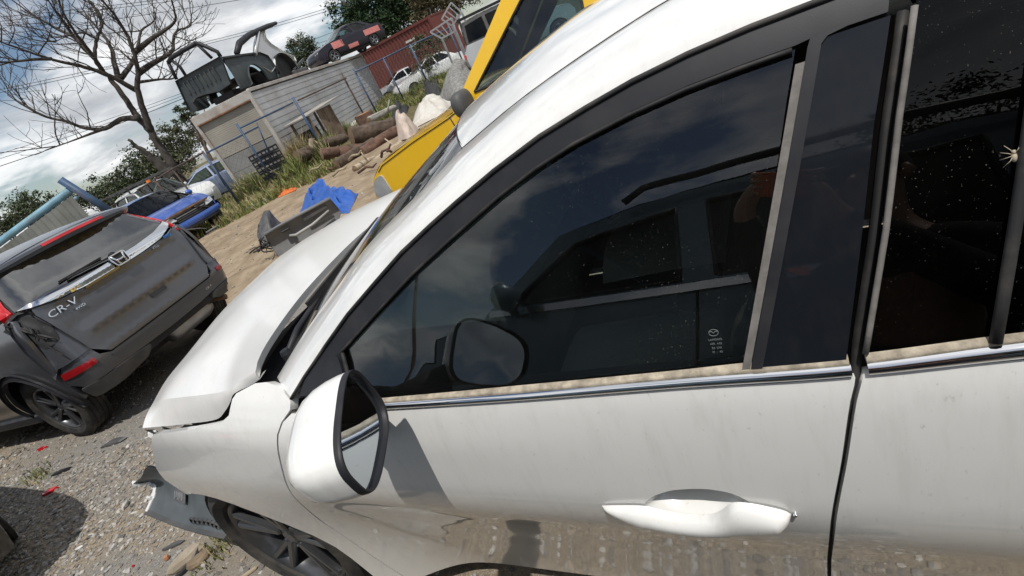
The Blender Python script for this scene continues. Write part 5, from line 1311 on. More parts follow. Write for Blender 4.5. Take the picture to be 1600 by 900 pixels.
# ================================================================== logs, stump, hutch, tarps, pallets
BARK = mat('grey_brown_bark', (.105, .075, .055), .95, var=.4, vscale=7, bumpv=.5, bscale=18, dirt=(.05, .04, .035), dirtamt=.6, dscale=5, dvec=(1, 1, 1))
BARKR = mat('reddish_bark', (.125, .070, .050), .95, var=.4, vscale=7, bumpv=.5, bscale=18)
PALEW = mat('pale_dead_wood', (.40, .33, .24), .9, var=.3, vscale=9, bumpv=.3, bscale=25)
CUTW = mat('sawn_end_wood', (.20, .135, .085), .9, var=.3, vscale=12)
RUSTD = mat('rust_brown', (.23, .105, .045), .9, var=.35, vscale=6)
def log(label, a, b, r, m, seed, name='log'):
    rnd = random.Random(seed); r *= .8; a = Vector(a); b = Vector(b); e_ = (b-a)*.10; a = a-e_; b = b+e_; c = (a+b)/2; t = thing(name, label, 'log', (c.x, c.y, 0), 0, 'logs heaped beside the sandy track')
    a = a-Vector((c.x, c.y, 0)); b = b-Vector((c.x, c.y, 0)); ax = (b-a).normalized(); e1 = ax.orthogonal().normalized(); e2 = ax.cross(e1); N = 14; M = 14; g = Geo()
    bend = Vector((rnd.uniform(-1, 1), rnd.uniform(-1, 1), rnd.uniform(-.3, .6)))*.18*r*3
    def P(i, j):
        u = i/(N-1); an = 2*pi*j/M; rr = r*(1.12-.3*u)*(1+.30*noise.noise((1.6*cos(an)+seed, 1.6*sin(an), u*4)))
        return a.lerp(b, u)+bend*sin(pi*u)+(e1*cos(an)+e2*sin(an))*rr
    g.grid(lambda i, j: P(i, j % M), N, M+1, flip=True); g.build('trunk', m, t, True)
    for i, s in ((0, -1), (N-1, 1)):
        vs = [P(i, j)+ax*s*.004 for j in range(M)]; g2 = Geo(); g2.add(vs+[sum(vs, Vector())/M+ax*s*.02], [((j, M, (j+1) % M) if s < 0 else (j, (j+1) % M, M)) for j in range(M)]); g2.build('sawn_end', CUTW, t)
    if rnd.random() < .6:
        p = P(int(N*.6), 3); g3 = Geo(); g3.tube([p, p+Vector((rnd.uniform(-.3, .3), rnd.uniform(-.3, .3), .35))], [r*.35, r*.2], 7); g3.build('branch_stub', m, t, True)
log('long brown log at the left end of the heap, end facing the track', (-11.32, 10.98, 0.54), (-11.04, 12.65, 0.41), .24, BARK, 1)
log('thick grey brown log at the top of the heap beside the white tarpaulin', (-9.34, 11.48, 0.46), (-8.56, 12.72, 0.14), .30, BARK, 2)
log('short reddish log lying low in the middle of the heap', (-9.80, 10.38, 0.41), (-9.28, 11.27, 0.09), .19, BARKR, 3)
log('slanting brown log in front of the short reddish log', (-8.81, 9.67, 0.12), (-8.47, 10.90, 0.15), .17, BARK, 4)
log('dark red log rising to the right under the pale cloth', (-8.39, 10.45, 0.02), (-7.87, 11.62, 0.11), .22, BARKR, 5)
log('long thin pale bare log nearest the yellow bonnet', (-7.12, 8.90, -0.11), (-6.93, 10.32, -0.05), .115, PALEW, 6)
log('short pale split log lying at the edge of the sandy track', (-7.16, 8.33, 0.04), (-7.19, 9.10, -0.01), .09, PALEW, 7)
log('broken reddish log under the two large logs of the heap', (-9.20, 10.53, 0.21), (-8.19, 11.37, -0.09), .17, BARKR, 8)
log('upright pale log stump left of the heap in green weeds', (-11.27, 11.46, 0.43), (-11.16, 11.57, 0.83), .15, PALEW, 9)
log('straight grey fence post lying across the back of the heap', (-10.08, 13.46, 0.55), (-9.98, 14.78, 0.52), .13, mat('grey_post_wood', (.30, .29, .26), .9, var=.2), 10)
rnd = random.Random(17)
for k, (a, b) in enumerate((((-9.94, 9.95, 0.05), (-8.38, 9.05, 0.10)), ((-8.06, 8.40, 0.05), (-7.56, 8.57, 0.12)), ((-6.51, 7.58, 0.05), (-5.82, 7.49, 0.08)), ((-7.79, 8.93, 0.20), (-6.65, 8.21, 0.35)), ((-6.21, 8.22, 0.10), (-5.50, 7.84, 0.30)), ((-10.57, 10.05, 0.10), (-9.17, 9.43, 0.25)), ((-5.58, 7.72, 0.25), (-5.59, 7.95, 0.10)))):
    a = Vector(a); b = Vector(b); c = (a+b)/2; L = (b-a); L = L*min(1, 1.5/L.length); t = thing('stick', 'dead stick lying loose below the log heap by the sandy track', 'stick', (c.x, c.y, 0), 0, 'dead sticks below the log heap')
    m_ = Vector((0, 0, c.z)); g = Geo(); g.tube([m_-L*.5, m_-L*.1+Vector((rnd.uniform(-.06, .06), rnd.uniform(-.06, .06), .05)), m_+L*.25, m_+L*.5+Vector((0, 0, .05))], [.035, .032, .026, .014], 6); g.build('wood', PALEW if k % 2 else BARKR, t, True)
st = thing('tree_stump', 'rust brown cut stump standing at the far end of the container wall', 'stump', (-11.38, 14.84, 0.00))
g = Geo(); g.lathe([(.44, 0), (.40, .15), (.36, .55), (.37, .72), (.35, .76)], (0, 0, 0), (0, 0, 1), 18); g.build('bark', BARKR, st, True)
g = Geo(); g.lathe([(.36, .745), (.2, .765), (0, .77)], (0, 0, 0), (0, 0, 1), 18); g.build('cut_top', mat('orange_cut_wood', (.40, .19, .08), .9, var=.3, vscale=10), st, True)
# timber hutch against the long wall
PLK = mat('brown_planks', (.20, .14, .095), .9, var=.3, vscale=4, bumpv=.2, bscale=30)
BRD = mat('grey_board', (.33, .31, .28), .9, var=.2, vscale=4)
hu = thing('timber_hutch', 'timber hutch of brown upright planks under a slanting grey board', 'hutch', CK+CB*.25, CRZ)
hu.location = CK+CB*.25+Vector((.956, .293, 0))*.75
g = Geo(); g.bar((.15, .1, 1.50), (3.3, -.2, 1.66), 1.0, .05, bev=.006); g.build('top_board', BRD, hu)
for k in range(7):
    x = 1.35+.20*k; g = Geo(); g.box((x, -.42+.006*(k % 3), .82), (.188, .03, 1.42), None, .004); g.build('plank', PLK, hu)
for x in (.5, 2.7):
    for y in (-.35, .40): g = Geo(); g.box((x, y, .78), (.08, .08, 1.5)); g.build('leg', PLK, hu)
g = Geo(); g.box((.9, .1, .55), (.7, .5, 1.0), None, .05); g.build('dark_block', DARK, hu)  # dark block filling the open left part of the hutch
def crates(nm, label, base, rz, n, sx, sy):
    t = thing(nm, label, 'crate', base, rz)
    for k in range(n):
        g = Geo(); z = .02+.20*k
        for s in (-1, 1):
            g.bar((-sx/2, s*sy/2, z+.16), (sx/2, s*sy/2, z+.16), .04, .05); g.bar((-sx/2, s*sy/2, z+.03), (sx/2, s*sy/2, z+.03), .04, .05)
            g.bar((s*sx/2, -sy/2, z+.16), (s*sx/2, sy/2, z+.16), .04, .05); g.bar((s*sx/2, -sy/2, z+.03), (s*sx/2, sy/2, z+.03), .04, .05)
            for q_ in range(6): g.bar((-sx/2+sx*q_/5, s*sy/2, z), (-sx/2+sx*q_/5, s*sy/2, z+.18), .025, .03)
        g.box((0, 0, z+.01), (sx, sy, .015)); g.build('slatted_crate', DARKG if nm != 'black_crates' else TRIM, t)
    return t
crates('black_crates', 'stack of black slatted crates at the container corner by the gate', (-12.25, 10.54, 0.00), radians(20), 6, .75, .55)
crates('green_crates', 'small stack of dark green slatted crates right of the hutch', (-16.83, 19.05, 0.00), radians(20), 4, .9, .6)
# crumpled tarps
def drape(name, label, cat, pts_, hs, m, seed, n=26, fold=.12, group=None):
    """cloth thrown over a heap: base outline corners (world), heights at the corners, creased"""
    a, b, c, d = [Vector(p) for p in pts_]; ctr = (a+b+c+d)/4; t = thing(name, label, cat, (ctr.x, ctr.y, 0), 0, group); g = Geo(); o = Vector((ctr.x, ctr.y, 0))
    def P(i, j):
        u, v = i/(n-1), j/(n-1); p = a.lerp(b, u).lerp(d.lerp(c, u), v); h = lerp(lerp(hs[0], hs[1], u), lerp(hs[3], hs[2], u), v)
        dome = (sin(pi*u)*sin(pi*v))**.72
        f = noise.noise((u*4+seed, v*4, seed))*fold*2+abs(noise.noise((u*9+seed, v*3, seed*2)))*fold*1.2-abs(noise.noise((u*3, v*11+seed, seed)))*fold
        f += noise.noise((u*17+seed, v*15, seed*3))*fold*.35
        ed = min(1, 5*min(u, 1-u, v, 1-v)); return Vector((p.x+f*.5*ed, p.y+f*.3*ed, max(.015, h*dome+f*(dome*.9+.05))))-o
    g.grid(P, n, n); g.build('cloth', m, t, True); return t
TARPW = mat('white_tarpaulin', (.55, .53, .49), .7, var=.12, vscale=2, dirt=(.28, .22, .16), dirtamt=.5, dscale=1.6)
TARPP = mat('pinkish_cloth', (.52, .44, .385), .8, var=.15, vscale=3, dirt=(.28, .20, .14), dirtamt=.5, dscale=2)
drape('white_tarpaulin', 'large white tarpaulin thrown over scrap behind the yellow bonnet', 'tarpaulin', ((-7.36, 11.35, 0.00), (-6.54, 12.15, 0.00), (-7.06, 14.08, 0.00), (-9.50, 15.37, 0.00)), (.35, .55, .6, .45), TARPW, 3.1, 34, .10)
drape('pinkish_cloth', 'pale pinkish cloth hanging over the right end of the log heap', 'cloth', ((-7.07, 10.22, -0.01), (-6.43, 9.94, -0.10), (-6.82, 11.13, 0.27), (-7.68, 11.51, 0.41)), (.55, .55, .8, .8), TARPP, 7.7, 26, .09)
drape('white_sheeting', 'crumpled white sheeting on the ground along the container wall', 'sheeting', ((-15.92, 18.45, 0.00), (-14.42, 18.83, 0.00), (-14.36, 19.45, 0.00), (-17.64, 20.97, 0.00)), (.30, .35, .3, .3), TARPW, 5.2, 22, .12)
BLT = mat('blue_tarpaulin', (.018, .10, .42), .45, var=.2, vscale=5, dirt=(.1, .14, .25), dirtamt=.3, dscale=5)
drape('blue_tarpaulin', 'crumpled bright blue tarpaulin on the sandy track behind the door trim', 'tarpaulin', ((-6.72, 5.62, -0.00), (-4.47, 4.64, -0.00), (-5.16, 5.80, 0.00), (-8.21, 7.63, 0.00)), (.36, .36, .34, .38), BLT, 1.7, 60, .15)
drape('black_plastic', 'bunched black plastic sheet on the edge of the log heap', 'plastic', ((-11.18, 15.96, 0.00), (-10.98, 16.93, -0.00), (-12.53, 19.62, 0.00), (-13.32, 19.37, 0.00)), (.45, .4, .4, .45), DARK, 9.3, 16, .15)
drape('black_scrap', 'low heap of black plastic scrap at the foot of the rubble', 'scrap', ((-10.69, 18.05, 0.00), (-9.65, 17.78, 0.00), (-12.74, 23.65, 0.00), (-15.90, 26.63, 0.00)), (.5, .5, .6, .6), DARK, 4.4, 16, .2)
drape('orange_netting', 'strip of orange safety netting lying in the grass verge', 'netting', ((-10.35, 8.44, 0.00), (-9.74, 8.59, 0.00), (-10.18, 9.15, 0.00), (-10.94, 9.11, 0.00)), (.04, .05, .05, .04), mat('orange_net', (.62, .14, .03), .8, var=.3, vscale=20), 2.2, 14, .06)
RUB = mat('grey_rubble', (.22, .215, .205), .95, var=.4, vscale=9, bumpv=.7, bscale=14)
drape('rubble_heap', 'grey heap of crushed rubble leaning against the stripped vehicle', 'rubble', ((-9.23, 16.47, 0.48), (-6.67, 13.91, 0.09), (-8.46, 20.28, 1.12), (-10.56, 21.47, 1.24)), (.6, .95, 1.25, .85), RUB, 6.1, 70, .10)
# aluminium ladder frames leaning behind
LAD = mat('aluminium', (.45, .46, .47), .4, .7, var=.15)
for k, (pa, pb, pc, pd, lab) in enumerate((((-10.38, 20.43, 2.36), (-9.39, 20.94, 2.49), (-9.45, 20.92, 1.97), (-10.07, 20.60, 1.94), 'bent aluminium frame leaning behind the red container end'), ((-10.23, 21.64, 2.65), (-9.62, 21.95, 3.08), (-9.37, 22.06, 2.52), (-9.95, 21.78, 2.24), 'upper aluminium ladder frame sticking up beside the tree trunks'))):
    P_ = [Vector(x) for x in (pa, pb, pc, pd)]; c = sum(P_, Vector())/4; t = thing('metal_frame', lab, 'frame', (c.x, c.y, 0)); o = Vector((c.x, c.y, 0))
    for a, b in ((0, 1), (1, 2), (2, 3), (3, 0)): g = Geo(); g.bar(P_[a]-o, P_[b]-o, .07, .07); g.build('rail', LAD, t)
    for q_ in (.25, .5, .75): g = Geo(); g.bar(P_[0].lerp(P_[1], q_)-o, P_[3].lerp(P_[2], q_)-o, .05, .05); g.build('rung', LAD, t)
    g = Geo(); g.bar(P_[3]-o, Vector((P_[3].x-o.x, P_[3].y-o.y, 0)), .07, .07); g.bar(P_[2]-o, Vector((P_[2].x-o.x, P_[2].y-o.y, 0)), .07, .07); g.build('leg', LAD, t)
# ================================================================== the loose door trim on the track
dt = thing('door_trim', 'grey inner door trim propped up with torn wiring at its end', 'car part', (-4.53, 3.23, 0.00))
o = Vector(dt.location)
Z = [Vector(p)-o for p in ((-5.16, 3.55, 0.40), (-4.36, 4.35, 0.42), (-4.33, 4.30, 0.14), (-4.99, 3.30, -0.12), (-5.21, 3.40, 0.16))]
DTX = (Z[1]-Z[0]); DTL = DTX.length; DTX.normalize(); DTU = Vector((0, 0, 1))-DTX*DTX.z; DTU.normalize(); DTN = DTX.cross(DTU)
if DTN.y > 0: DTN = -DTN
def dP(a, z, off=0.0): return Z[0]+DTX*a+DTU*z+DTN*(off+.03*sin(a*2.2))
hgt = max(.34, abs((Z[3]-Z[0]).dot(DTU)))
OUT = rounded([(0, -hgt*.98),(-.02,-.16),(.03,-.02),(.25,0),(DTL*.6,.0),(DTL,-.01),(DTL+.03,-hgt*.55),(DTL*.8,-hgt*.95),(DTL*.4,-hgt*1.02)], .04, 3)
patch('trim_panel', OUT, lambda a, z: dP(a, z, .05*sstep(-.15, -.02, z)+.03*sin(z*9)), INT, dt, .05, flange=.04, inward=DTN)
g = Geo(); g.tube([dP(.02, -.02, .05), dP(DTL*.5, .0, .06), dP(DTL, -.01, .05)], .028, 8); g.build('window_ledge', INT, dt, True)
g = Geo(); g.tube([dP(DTL*.28, -.20, .07), dP(DTL*.36, -.235, .10), dP(DTL*.62, -.215, .10), dP(DTL*.9, -.15, .08)], [.018, .024, .022, .015], 8); g.build('arm_rest', mat('pale_grey_trim', (.33, .335, .33), .5), dt, True)
g = Geo(); g.bar(dP(DTL*.22, -.10, .075), dP(DTL*.34, -.10, .075), .03, .07, up=DTN, bev=.01); g.build('inner_handle', TRIM, dt)
patch('pocket', rounded([(DTL*.55,-.12),(DTL*.92,-.10),(DTL*.9,-.05),(DTL*.55,-.05)], .02, 3), lambda a, z: dP(a, z, .07), DARKG, dt, .05, flange=.01, inward=DTN)
g = Geo(); rnd = random.Random(3)
for k in range(9):
    p = dP(-.02, -.05-.035*k, .02); pts_ = [p]
    for q_ in range(4): p = p+Vector((rnd.uniform(-.13, .0), rnd.uniform(-.08, .04), rnd.uniform(-.10, .07))); pts_.append(p)
    g.tube(pts_, rnd.uniform(.006, .016), 5)
g.build('torn_wiring', RUBBER, dt, True)
drape('scrap_cover', 'dark scrap cover beside the torn wiring of the door trim', 'scrap', ((-6.26, 4.10, 0.00), (-5.86, 4.30, 0.00), (-6.53, 5.15, 0.00), (-7.26, 5.11, 0.00)), (.35, .4, .42, .4), DARKG, 8.8, 18, .12)
# ================================================================== small debris on the gravel
def shard(name, label, cat, p, rz, sx, sy, sz, m, seed, group=None, n=7):
    rnd = random.Random(seed); t = thing(name, label, cat, (p[0], p[1], gh(p[0], p[1])+.004), rz, group)
    k = n; ring = []
    for i in range(k):
        a = 2*pi*i/k; q_ = rnd.uniform(.72, 1.1); ring.append((sx/2*cos(a)*q_, sy/2*sin(a)*q_))
    top = [Vector((x*.86, y*.86, sz*rnd.uniform(.75, 1.1))) for x, y in ring]; mid = [Vector((x, y, sz*.4)) for x, y in ring]; bot = [Vector((x*.95, y*.95, 0)) for x, y in ring]
    g = Geo(); g.add(bot+mid+top, [(i, (i+1) % k, k+(i+1) % k, k+i) for i in range(k)]+[(k+i, k+(i+1) % k, 2*k+(i+1) % k, 2*k+i) for i in range(k)]+[tuple(2*k+i for i in range(k))])
    g.build('piece', m, t); return t
STONE = mat('flat_beige_stone', (.36, .31, .24), .9, var=.25, vscale=9, bumpv=.35, bscale=30, dirt=(.22, .17, .12), dirtamt=.5, dscale=6)
shard('flat_stone', 'large flat beige stone on the gravel below the torn bumper', 'stone', (-1.27, -0.84, 0.00), radians(62), .25, .11, .035, STONE, 4, n=9)
shard('flat_stone', 'brown flat stone leaning right of the large beige stone', 'stone', (-1.15, -0.84, 0.00), radians(58), .17, .08, .03, mat('brown_stone', (.22, .165, .11), .9, var=.3, vscale=9, bumpv=.3, bscale=30), 8, n=8)
shard('red_lens_shard', 'red lens shard on gravel beside the dark shadow', 'shard', (-3.65, -0.56, 0.00), radians(35), .15, .055, .02, REDL, 5)
shard('red_lens_shard', 'red broken lens piece below the grey SUV wheel', 'shard', (-4.85, -0.15, 0.00), radians(20), .16, .05, .02, REDL, 6)
shard('black_shard', 'thin black plastic strip between the two red lens pieces', 'shard', (-3.85, -0.38, 0.00), radians(25), .26, .05, .02, TRIM, 7)
shard('white_shard', 'white plastic chip lying on the dirt lane', 'shard', (-2.40, -0.90, 0.00), radians(40), .065, .025, .008, WHITE2, 9)
shard('curved_clip', 'dark curved plastic clip above the large beige stone', 'shard', (-1.47, -0.79, 0.00), radians(30), .15, .03, .015, DARKG, 10)
shard('orange_chip', 'small orange brick chip left of the beige stone', 'chip', (-1.43, -0.86, 0.00), 0, .035, .03, .02, mat('brick_orange', (.42, .19, .10), .9), 11)
shard('red_chip', 'tiny red plastic chip on gravel left of the brick chip', 'chip', (-1.67, -0.93, 0.00), 0, .022, .016, .008, REDL, 12)
shard('black_shard', 'black strip under the tip of the large beige stone', 'shard', (-1.20, -0.90, -0.00), radians(70), .11, .03, .02, TRIM, 13)
shard('pale_chip', 'pale splinter of wood near the front wheel', 'chip', (-0.725, -0.852, 0), radians(50), .12, .02, .012, PALEW, 14)
shard('grey_shard', 'dark grey flat plastic piece in the shade behind the grey SUV wheel', 'shard', (-3.54, -0.07, 0.00), radians(20), .28, .09, .02, DARKG, 15)
shard('brown_chip', 'brown leaf shaped chip on the dirt lane', 'chip', (-3.17, -0.51, 0.00), radians(45), .06, .025, .01, PALEW, 16)
shard('dark_chip', 'dark bent chip beside the white chip on the dirt lane', 'chip', (-2.66, -0.82, 0.00), radians(10), .05, .03, .015, RUSTD, 17)
# ================================================================== trees, wires, grass
BARKD = mat('grey_dead_bark', (.060, .051, .044), .95, var=.35, vscale=5, bumpv=.4, bscale=16)
BARKB = mat('brown_trunk_bark', (.12, .095, .075), .95, var=.3, vscale=4, bumpv=.4, bscale=14)
def leafmat(name, a, b):
    if name in MATS: return MATS[name]
    m, nt, bs, out = new_mat(name)
    c = mixc(nt, rmp(nt, nz(nt, 1.1, 3, .6), .35, .65), a, b); c = mixc(nt, rmp(nt, nz(nt, 9, 2, .6, off=4), .4, .7), c, tuple(x*1.5 for x in b))
    nt.links.new(c, bs.inputs['Base Color']); bs.inputs['Roughness'].default_value = .6; bs.inputs['Specular IOR Level'].default_value = .25
    MATS[name] = m; return m
LEAF1 = leafmat('dark_eucalypt_leaves', (.022, .034, .016), (.055, .070, .034))
LEAF2 = leafmat('olive_eucalypt_leaves', (.035, .043, .020), (.080, .088, .045))
LEAF3 = leafmat('deep_green_leaves', (.012, .026, .012), (.030, .055, .022))
LEAF4 = leafmat('brown_olive_leaves', (.055, .048, .024), (.11, .095, .05))
def leafy_tree(label, base, blobs, m, seed, leaf=.34, dens_=1.0, trunk_r=.22, name='tree', group='trees beyond the yard', tm=None):
    """tapered trunk, limbs to each clump, and a crown of many leaf sprays spread through the clumps (x, y, z, rx, rz)"""
    rnd = random.Random(seed); t = thing(name, label, 'tree', base, rnd.uniform(0, 6), group)
    t.rotation_euler = (0, 0, 0); top = max(b[2] for b in blobs); cx = sum(b[0] for b in blobs)/len(blobs); cy = sum(b[1] for b in blobs)/len(blobs)
    g = Geo(); mid = Vector((cx*.4, cy*.4, top*.45))
    g.tube([Vector((0, 0, -.1)), Vector((cx*.15, cy*.15, top*.2)), mid, Vector((cx, cy, top*.85))], [trunk_r, trunk_r*.8, trunk_r*.6, trunk_r*.2], 8); g.build('trunk', tm or BARKB, t, True)
    g = Geo()
    for b in blobs:
        c = Vector(b[:3]); g.tube([mid, mid.lerp(c, .55)+Vector((0, 0, -.2)), c], [trunk_r*.45, trunk_r*.3, trunk_r*.1], 6)
        for k in range(5):
            d = Vector((rnd.uniform(-1, 1), rnd.uniform(-1, 1), rnd.uniform(-.5, 1))).normalized(); g.tube([c, c+Vector((d.x*b[3], d.y*b[3], d.z*b[4]))*.8], [trunk_r*.12, .015], 4)
    g.build('limbs', tm or BARKB, t, True)
    v = []; f = []
    for b in blobs:
        n = int(260*dens_*(b[3]*b[3]*b[4])**.62/leaf**1.2*.5)
        # sub-clumps make light and dark masses with gaps between
        subs = []
        for k in range(max(7, int(10*b[3]))):
            d = Vector((rnd.gauss(0, 1), rnd.gauss(0, 1), rnd.gauss(0, 1))).normalized()*rnd.uniform(.35, 1.0)
            subs.append((Vector(b[:3])+Vector((d.x*b[3], d.y*b[3], d.z*b[4])), rnd.uniform(.20, .42)*b[3]))
        for k in range(n):
            c, r = rnd.choice(subs); d = Vector((rnd.gauss(0, .5), rnd.gauss(0, .5), rnd.gauss(0, .38)))*r; p = c+d
            a = Vector((rnd.gauss(0, 1), rnd.gauss(0, 1), rnd.gauss(0, .7))).normalized(); e = a.orthogonal().normalized(); e = (e*cos(k)+a.cross(e)*sin(k)); s = leaf*rnd.uniform(.45, 1.1)
            i = len(v); v += [p-a*s*.5, p+e*s*.2-a*.05*s, p+a*s*.5, p-e*s*.2+a*.08*s]; f.append((i, i+1, i+2, i+3))
    o = mk('crown', v, f, m, t, False); return t
def blobs_px(base, lst, D):
    """crown clumps from positions seen at distance D: (point, radius, height)"""
    return [(p[0]-base[0], p[1]-base[1], p[2], r, h) for p, r, h in lst]
def tree_at(label, base, lst, m, seed, **k):
    b = (base[0], base[1], 0); return leafy_tree(label, b, blobs_px(b, lst, 0), m, seed, **k)
tree_at('small airy eucalypt at the far left edge above the sheet fence', (-46.50, 18.09, 3.87), [((-46.47, 18.16, 4.26), 1.5, 1.0), ((-47.07, 19.34, 4.20), 1.1, .8), ((-46.76, 17.43, 3.75), 1.2, 1.0), ((-45.58, 17.70, 3.41), 1.3, .9)], LEAF1, 21, leaf=.30, dens_=.8)
tree_at('low dark bushy tree between the far left eucalypt and blue post', (-47.86, 20.02, 2.94), [((-47.89, 19.95, 3.15), 1.7, 1.0), ((-47.47, 20.90, 3.13), 1.4, .9), ((-46.88, 19.77, 2.64), 1.6, 1.0)], LEAF1, 22, leaf=.30)
tree_at('tiny scrub tree at the left frame edge below the eucalypt', (-45.26, 15.76, 3.24), [((-45.26, 15.76, 3.34), 1.3, .9), ((-45.09, 16.21, 3.36), 1.0, .8)], LEAF1, 23, leaf=.28)
tree_at('rounded dark green tree right of the blue slanting post', (-47.21, 23.72, 2.25), [((-47.43, 23.29, 2.64), 1.9, 1.0), ((-46.77, 24.55, 3.06), 1.7, 1.4), ((-46.33, 25.36, 3.17), 1.3, 1.1), ((-46.30, 23.32, 2.32), 2.0, 1.2)], LEAF1, 24, leaf=.30)
tree_at('dark tree behind the lower trunk of the bare tree', (-46.84, 26.50, 2.18), [((-46.96, 26.29, 2.62), 2.0, 1.3), ((-46.21, 27.56, 3.70), 1.6, 1.4), ((-45.39, 26.99, 2.79), 2.0, 1.6), ((-46.32, 27.37, 1.63), 1.8, 1.2)], LEAF1, 25, leaf=.32)
tree_at('tall olive tree between bare trunk and container corner', (-43.54, 28.05, 2.29), [((-43.37, 28.30, 3.76), 1.7, 1.3), ((-42.63, 29.39, 4.30), 1.6, 1.5), ((-42.42, 29.70, 3.53), 1.8, 1.6), ((-43.61, 27.95, 2.59), 2.0, 1.3), ((-41.94, 28.63, 2.30), 1.8, 1.4)], LEAF2, 26, leaf=.32)
tree_at('thin eucalypt sprays showing left of the ute tub', (-37.09, 26.83, 4.02), [((-36.63, 27.45, 5.58), .7, .7), ((-36.97, 26.99, 4.97), .8, .8), ((-36.75, 27.28, 4.54), 1.0, .9), ((-36.54, 29.20, 5.43), .9, .5)], LEAF1, 27, leaf=.28)
tree_at('round topped tree seen above the middle of the container', (-32.51, 37.71, 5.32), [((-32.35, 37.85, 6.83), 1.3, 1.2), ((-32.24, 37.95, 5.89), 1.7, 1.1), ((-32.96, 37.32, 6.13), 1.1, 1.1), ((-31.68, 38.42, 5.47), 1.1, 1.0), ((-32.73, 37.52, 5.44), 1.6, .9)], LEAF1, 28, leaf=.27)
tree_at('huge dark green tree at the top behind the purple wreck', (-26.79, 39.63, 4.17), [((-26.82, 39.61, 7.24), 2.2, 1.9), ((-25.02, 40.80, 7.38), 3.0, 2.2), ((-26.14, 40.07, 6.08), 2.6, 1.8), ((-24.35, 41.22, 5.87), 2.8, 2.2), ((-27.54, 39.10, 6.26), 1.5, 1.0), ((-24.61, 39.88, 4.88), 2.2, 1.3)], LEAF3, 29, leaf=.36, dens_=1.3, trunk_r=.4)
tree_at('second huge dark green tree above the red container', (-23.97, 43.76, 3.99), [((-23.73, 43.90, 6.32), 2.8, 2.2), ((-24.64, 43.37, 5.30), 2.3, 1.6), ((-23.80, 45.00, 5.50), 2.5, 1.9), ((-24.13, 43.67, 7.56), 2.8, 2.0)], LEAF3, 30, leaf=.36, dens_=1.3, trunk_r=.4)
PT = mat('pale_gum_bark', (.26, .235, .20), .9, var=.35, vscale=3, bumpv=.3, bscale=10)
tree_at('brown leaved gum with pale trunk at the top edge', (-19.73, 36.97, 2.91), [((-19.06, 37.34, 5.24), 1.6, 1.6), ((-18.88, 37.43, 4.38), 1.3, 1.2), ((-19.54, 37.07, 4.70), 1.1, 1.2)], LEAF4, 31, leaf=.30, tm=PT, trunk_r=.3)
tree_at('gum with several pale upright trunks right of the brown leaved gum', (-18.16, 37.80, 2.97), [((-17.59, 38.09, 5.14), 1.7, 1.4), ((-16.68, 38.51, 4.36), 1.9, 1.6), ((-17.94, 39.03, 3.97), 1.3, 1.0)], LEAF4, 32, leaf=.30, tm=PT, trunk_r=.32)
tree_at('olive scrub growing behind the fence above the white sedan', (-13.71, 25.44, 1.55), [((-13.82, 25.37, 2.06), .8, .7), ((-13.59, 24.93, 1.27), .9, .6), ((-13.08, 25.79, 2.04), .7, .8)], LEAF2, 33, leaf=.20, trunk_r=.06, name='shrub', group='shrubs in the yard')
leafy_tree('large dark tree behind the photographer reflected in the rear window', (6.2, -15.5, 0), [(0, 0, 5.5, 3.6, 3.0), (1.5, 2.5, 4.2, 3.2, 2.4), (-2.2, 2.2, 4.0, 2.6, 2.2), (5.5, 2, 4.2, 3.2, 2.6), (2.4, .5, 6.5, 2.8, 2.6), (-2.0, -.5, 7, 2.6, 2.6), (.5, .2, 9, 2.6, 2.2), (4.5, 0, 5, 2.6, 2.8), (-.5, 1, 3.4, 2.8, 1.5), (3, 1, 3.2, 2.8, 1.6)], LEAF3, 41, leaf=.24, dens_=1.1, trunk_r=.4)
leafy_tree('low tree on the far side of the road behind the photographer', (-24, -34, 0), [(0, 0, 3, 3, 2), (3.5, 0, 2.6, 2.6, 1.8), (-4, 1, 2.8, 3, 1.8)], LEAF1, 42, leaf=.5, dens_=.6)
# --- power pole and wires
PW = mat('weathered_pole_wood', (.16, .13, .10), .9, var=.25, vscale=3)
WIREK = mat('dark_cable', (.025, .027, .03), .6)
pp_ = thing('power_pole', 'timber power pole with two cross arms mirrored in the front window', 'pole', (-17.5, -17.6, 0), radians(-45))
g = Geo(); g.tube([(0, 0, -.2), (0, 0, 8.8)], [.15, .11], 10); g.build('pole', PW, pp_, True)
for z, L in ((8.4, 2.4), (7.4, 1.8)):
    g = Geo(); g.bar((0, -L/2, z), (0, L/2, z), .10, .12); g.build('cross_arm', PW, pp_)
    for s in (-.9, -.4, .4, .9): g = Geo(); g.lathe([(.0, .16), (.04, .15), (.05, .08), (.03, .06), (.045, .02), (.02, 0)], (0, s*L/2, z+.06), (0, 0, 1), 8); g.build('insulator', CLEARL, pp_, True)
WL = [((-52.49, 24.33, 18.29), (-37.44, 44.02, 12.84), 'topmost thin power line crossing the blue sky'), ((-52.59, 24.12, 17.97), (-35.26, 45.81, 11.98), 'second thin power line crossing the blue sky'),
      ((-51.06, 22.67, 16.54), (-31.94, 45.79, 10.45), 'power line running over the top of the bare tree crown'),
      ((-55.78, 21.81, 13.85), (-44.21, 40.22, 10.85), 'upper of the twin power lines ending behind the ute tub hoop'), ((-55.84, 21.67, 13.65), (-44.30, 40.12, 10.66), 'lower of the twin power lines ending behind the ute tub hoop'),
      ((-60.74, 19.98, 9.78), (-50.41, 39.06, 8.16), 'upper of the low cables left of the container'), ((-60.83, 19.70, 9.39), (-50.51, 38.93, 7.92), 'middle of the low cables left of the container'), ((-59.09, 18.62, 8.52), (-49.02, 37.58, 7.50), 'thickest and lowest cable left of the container')]
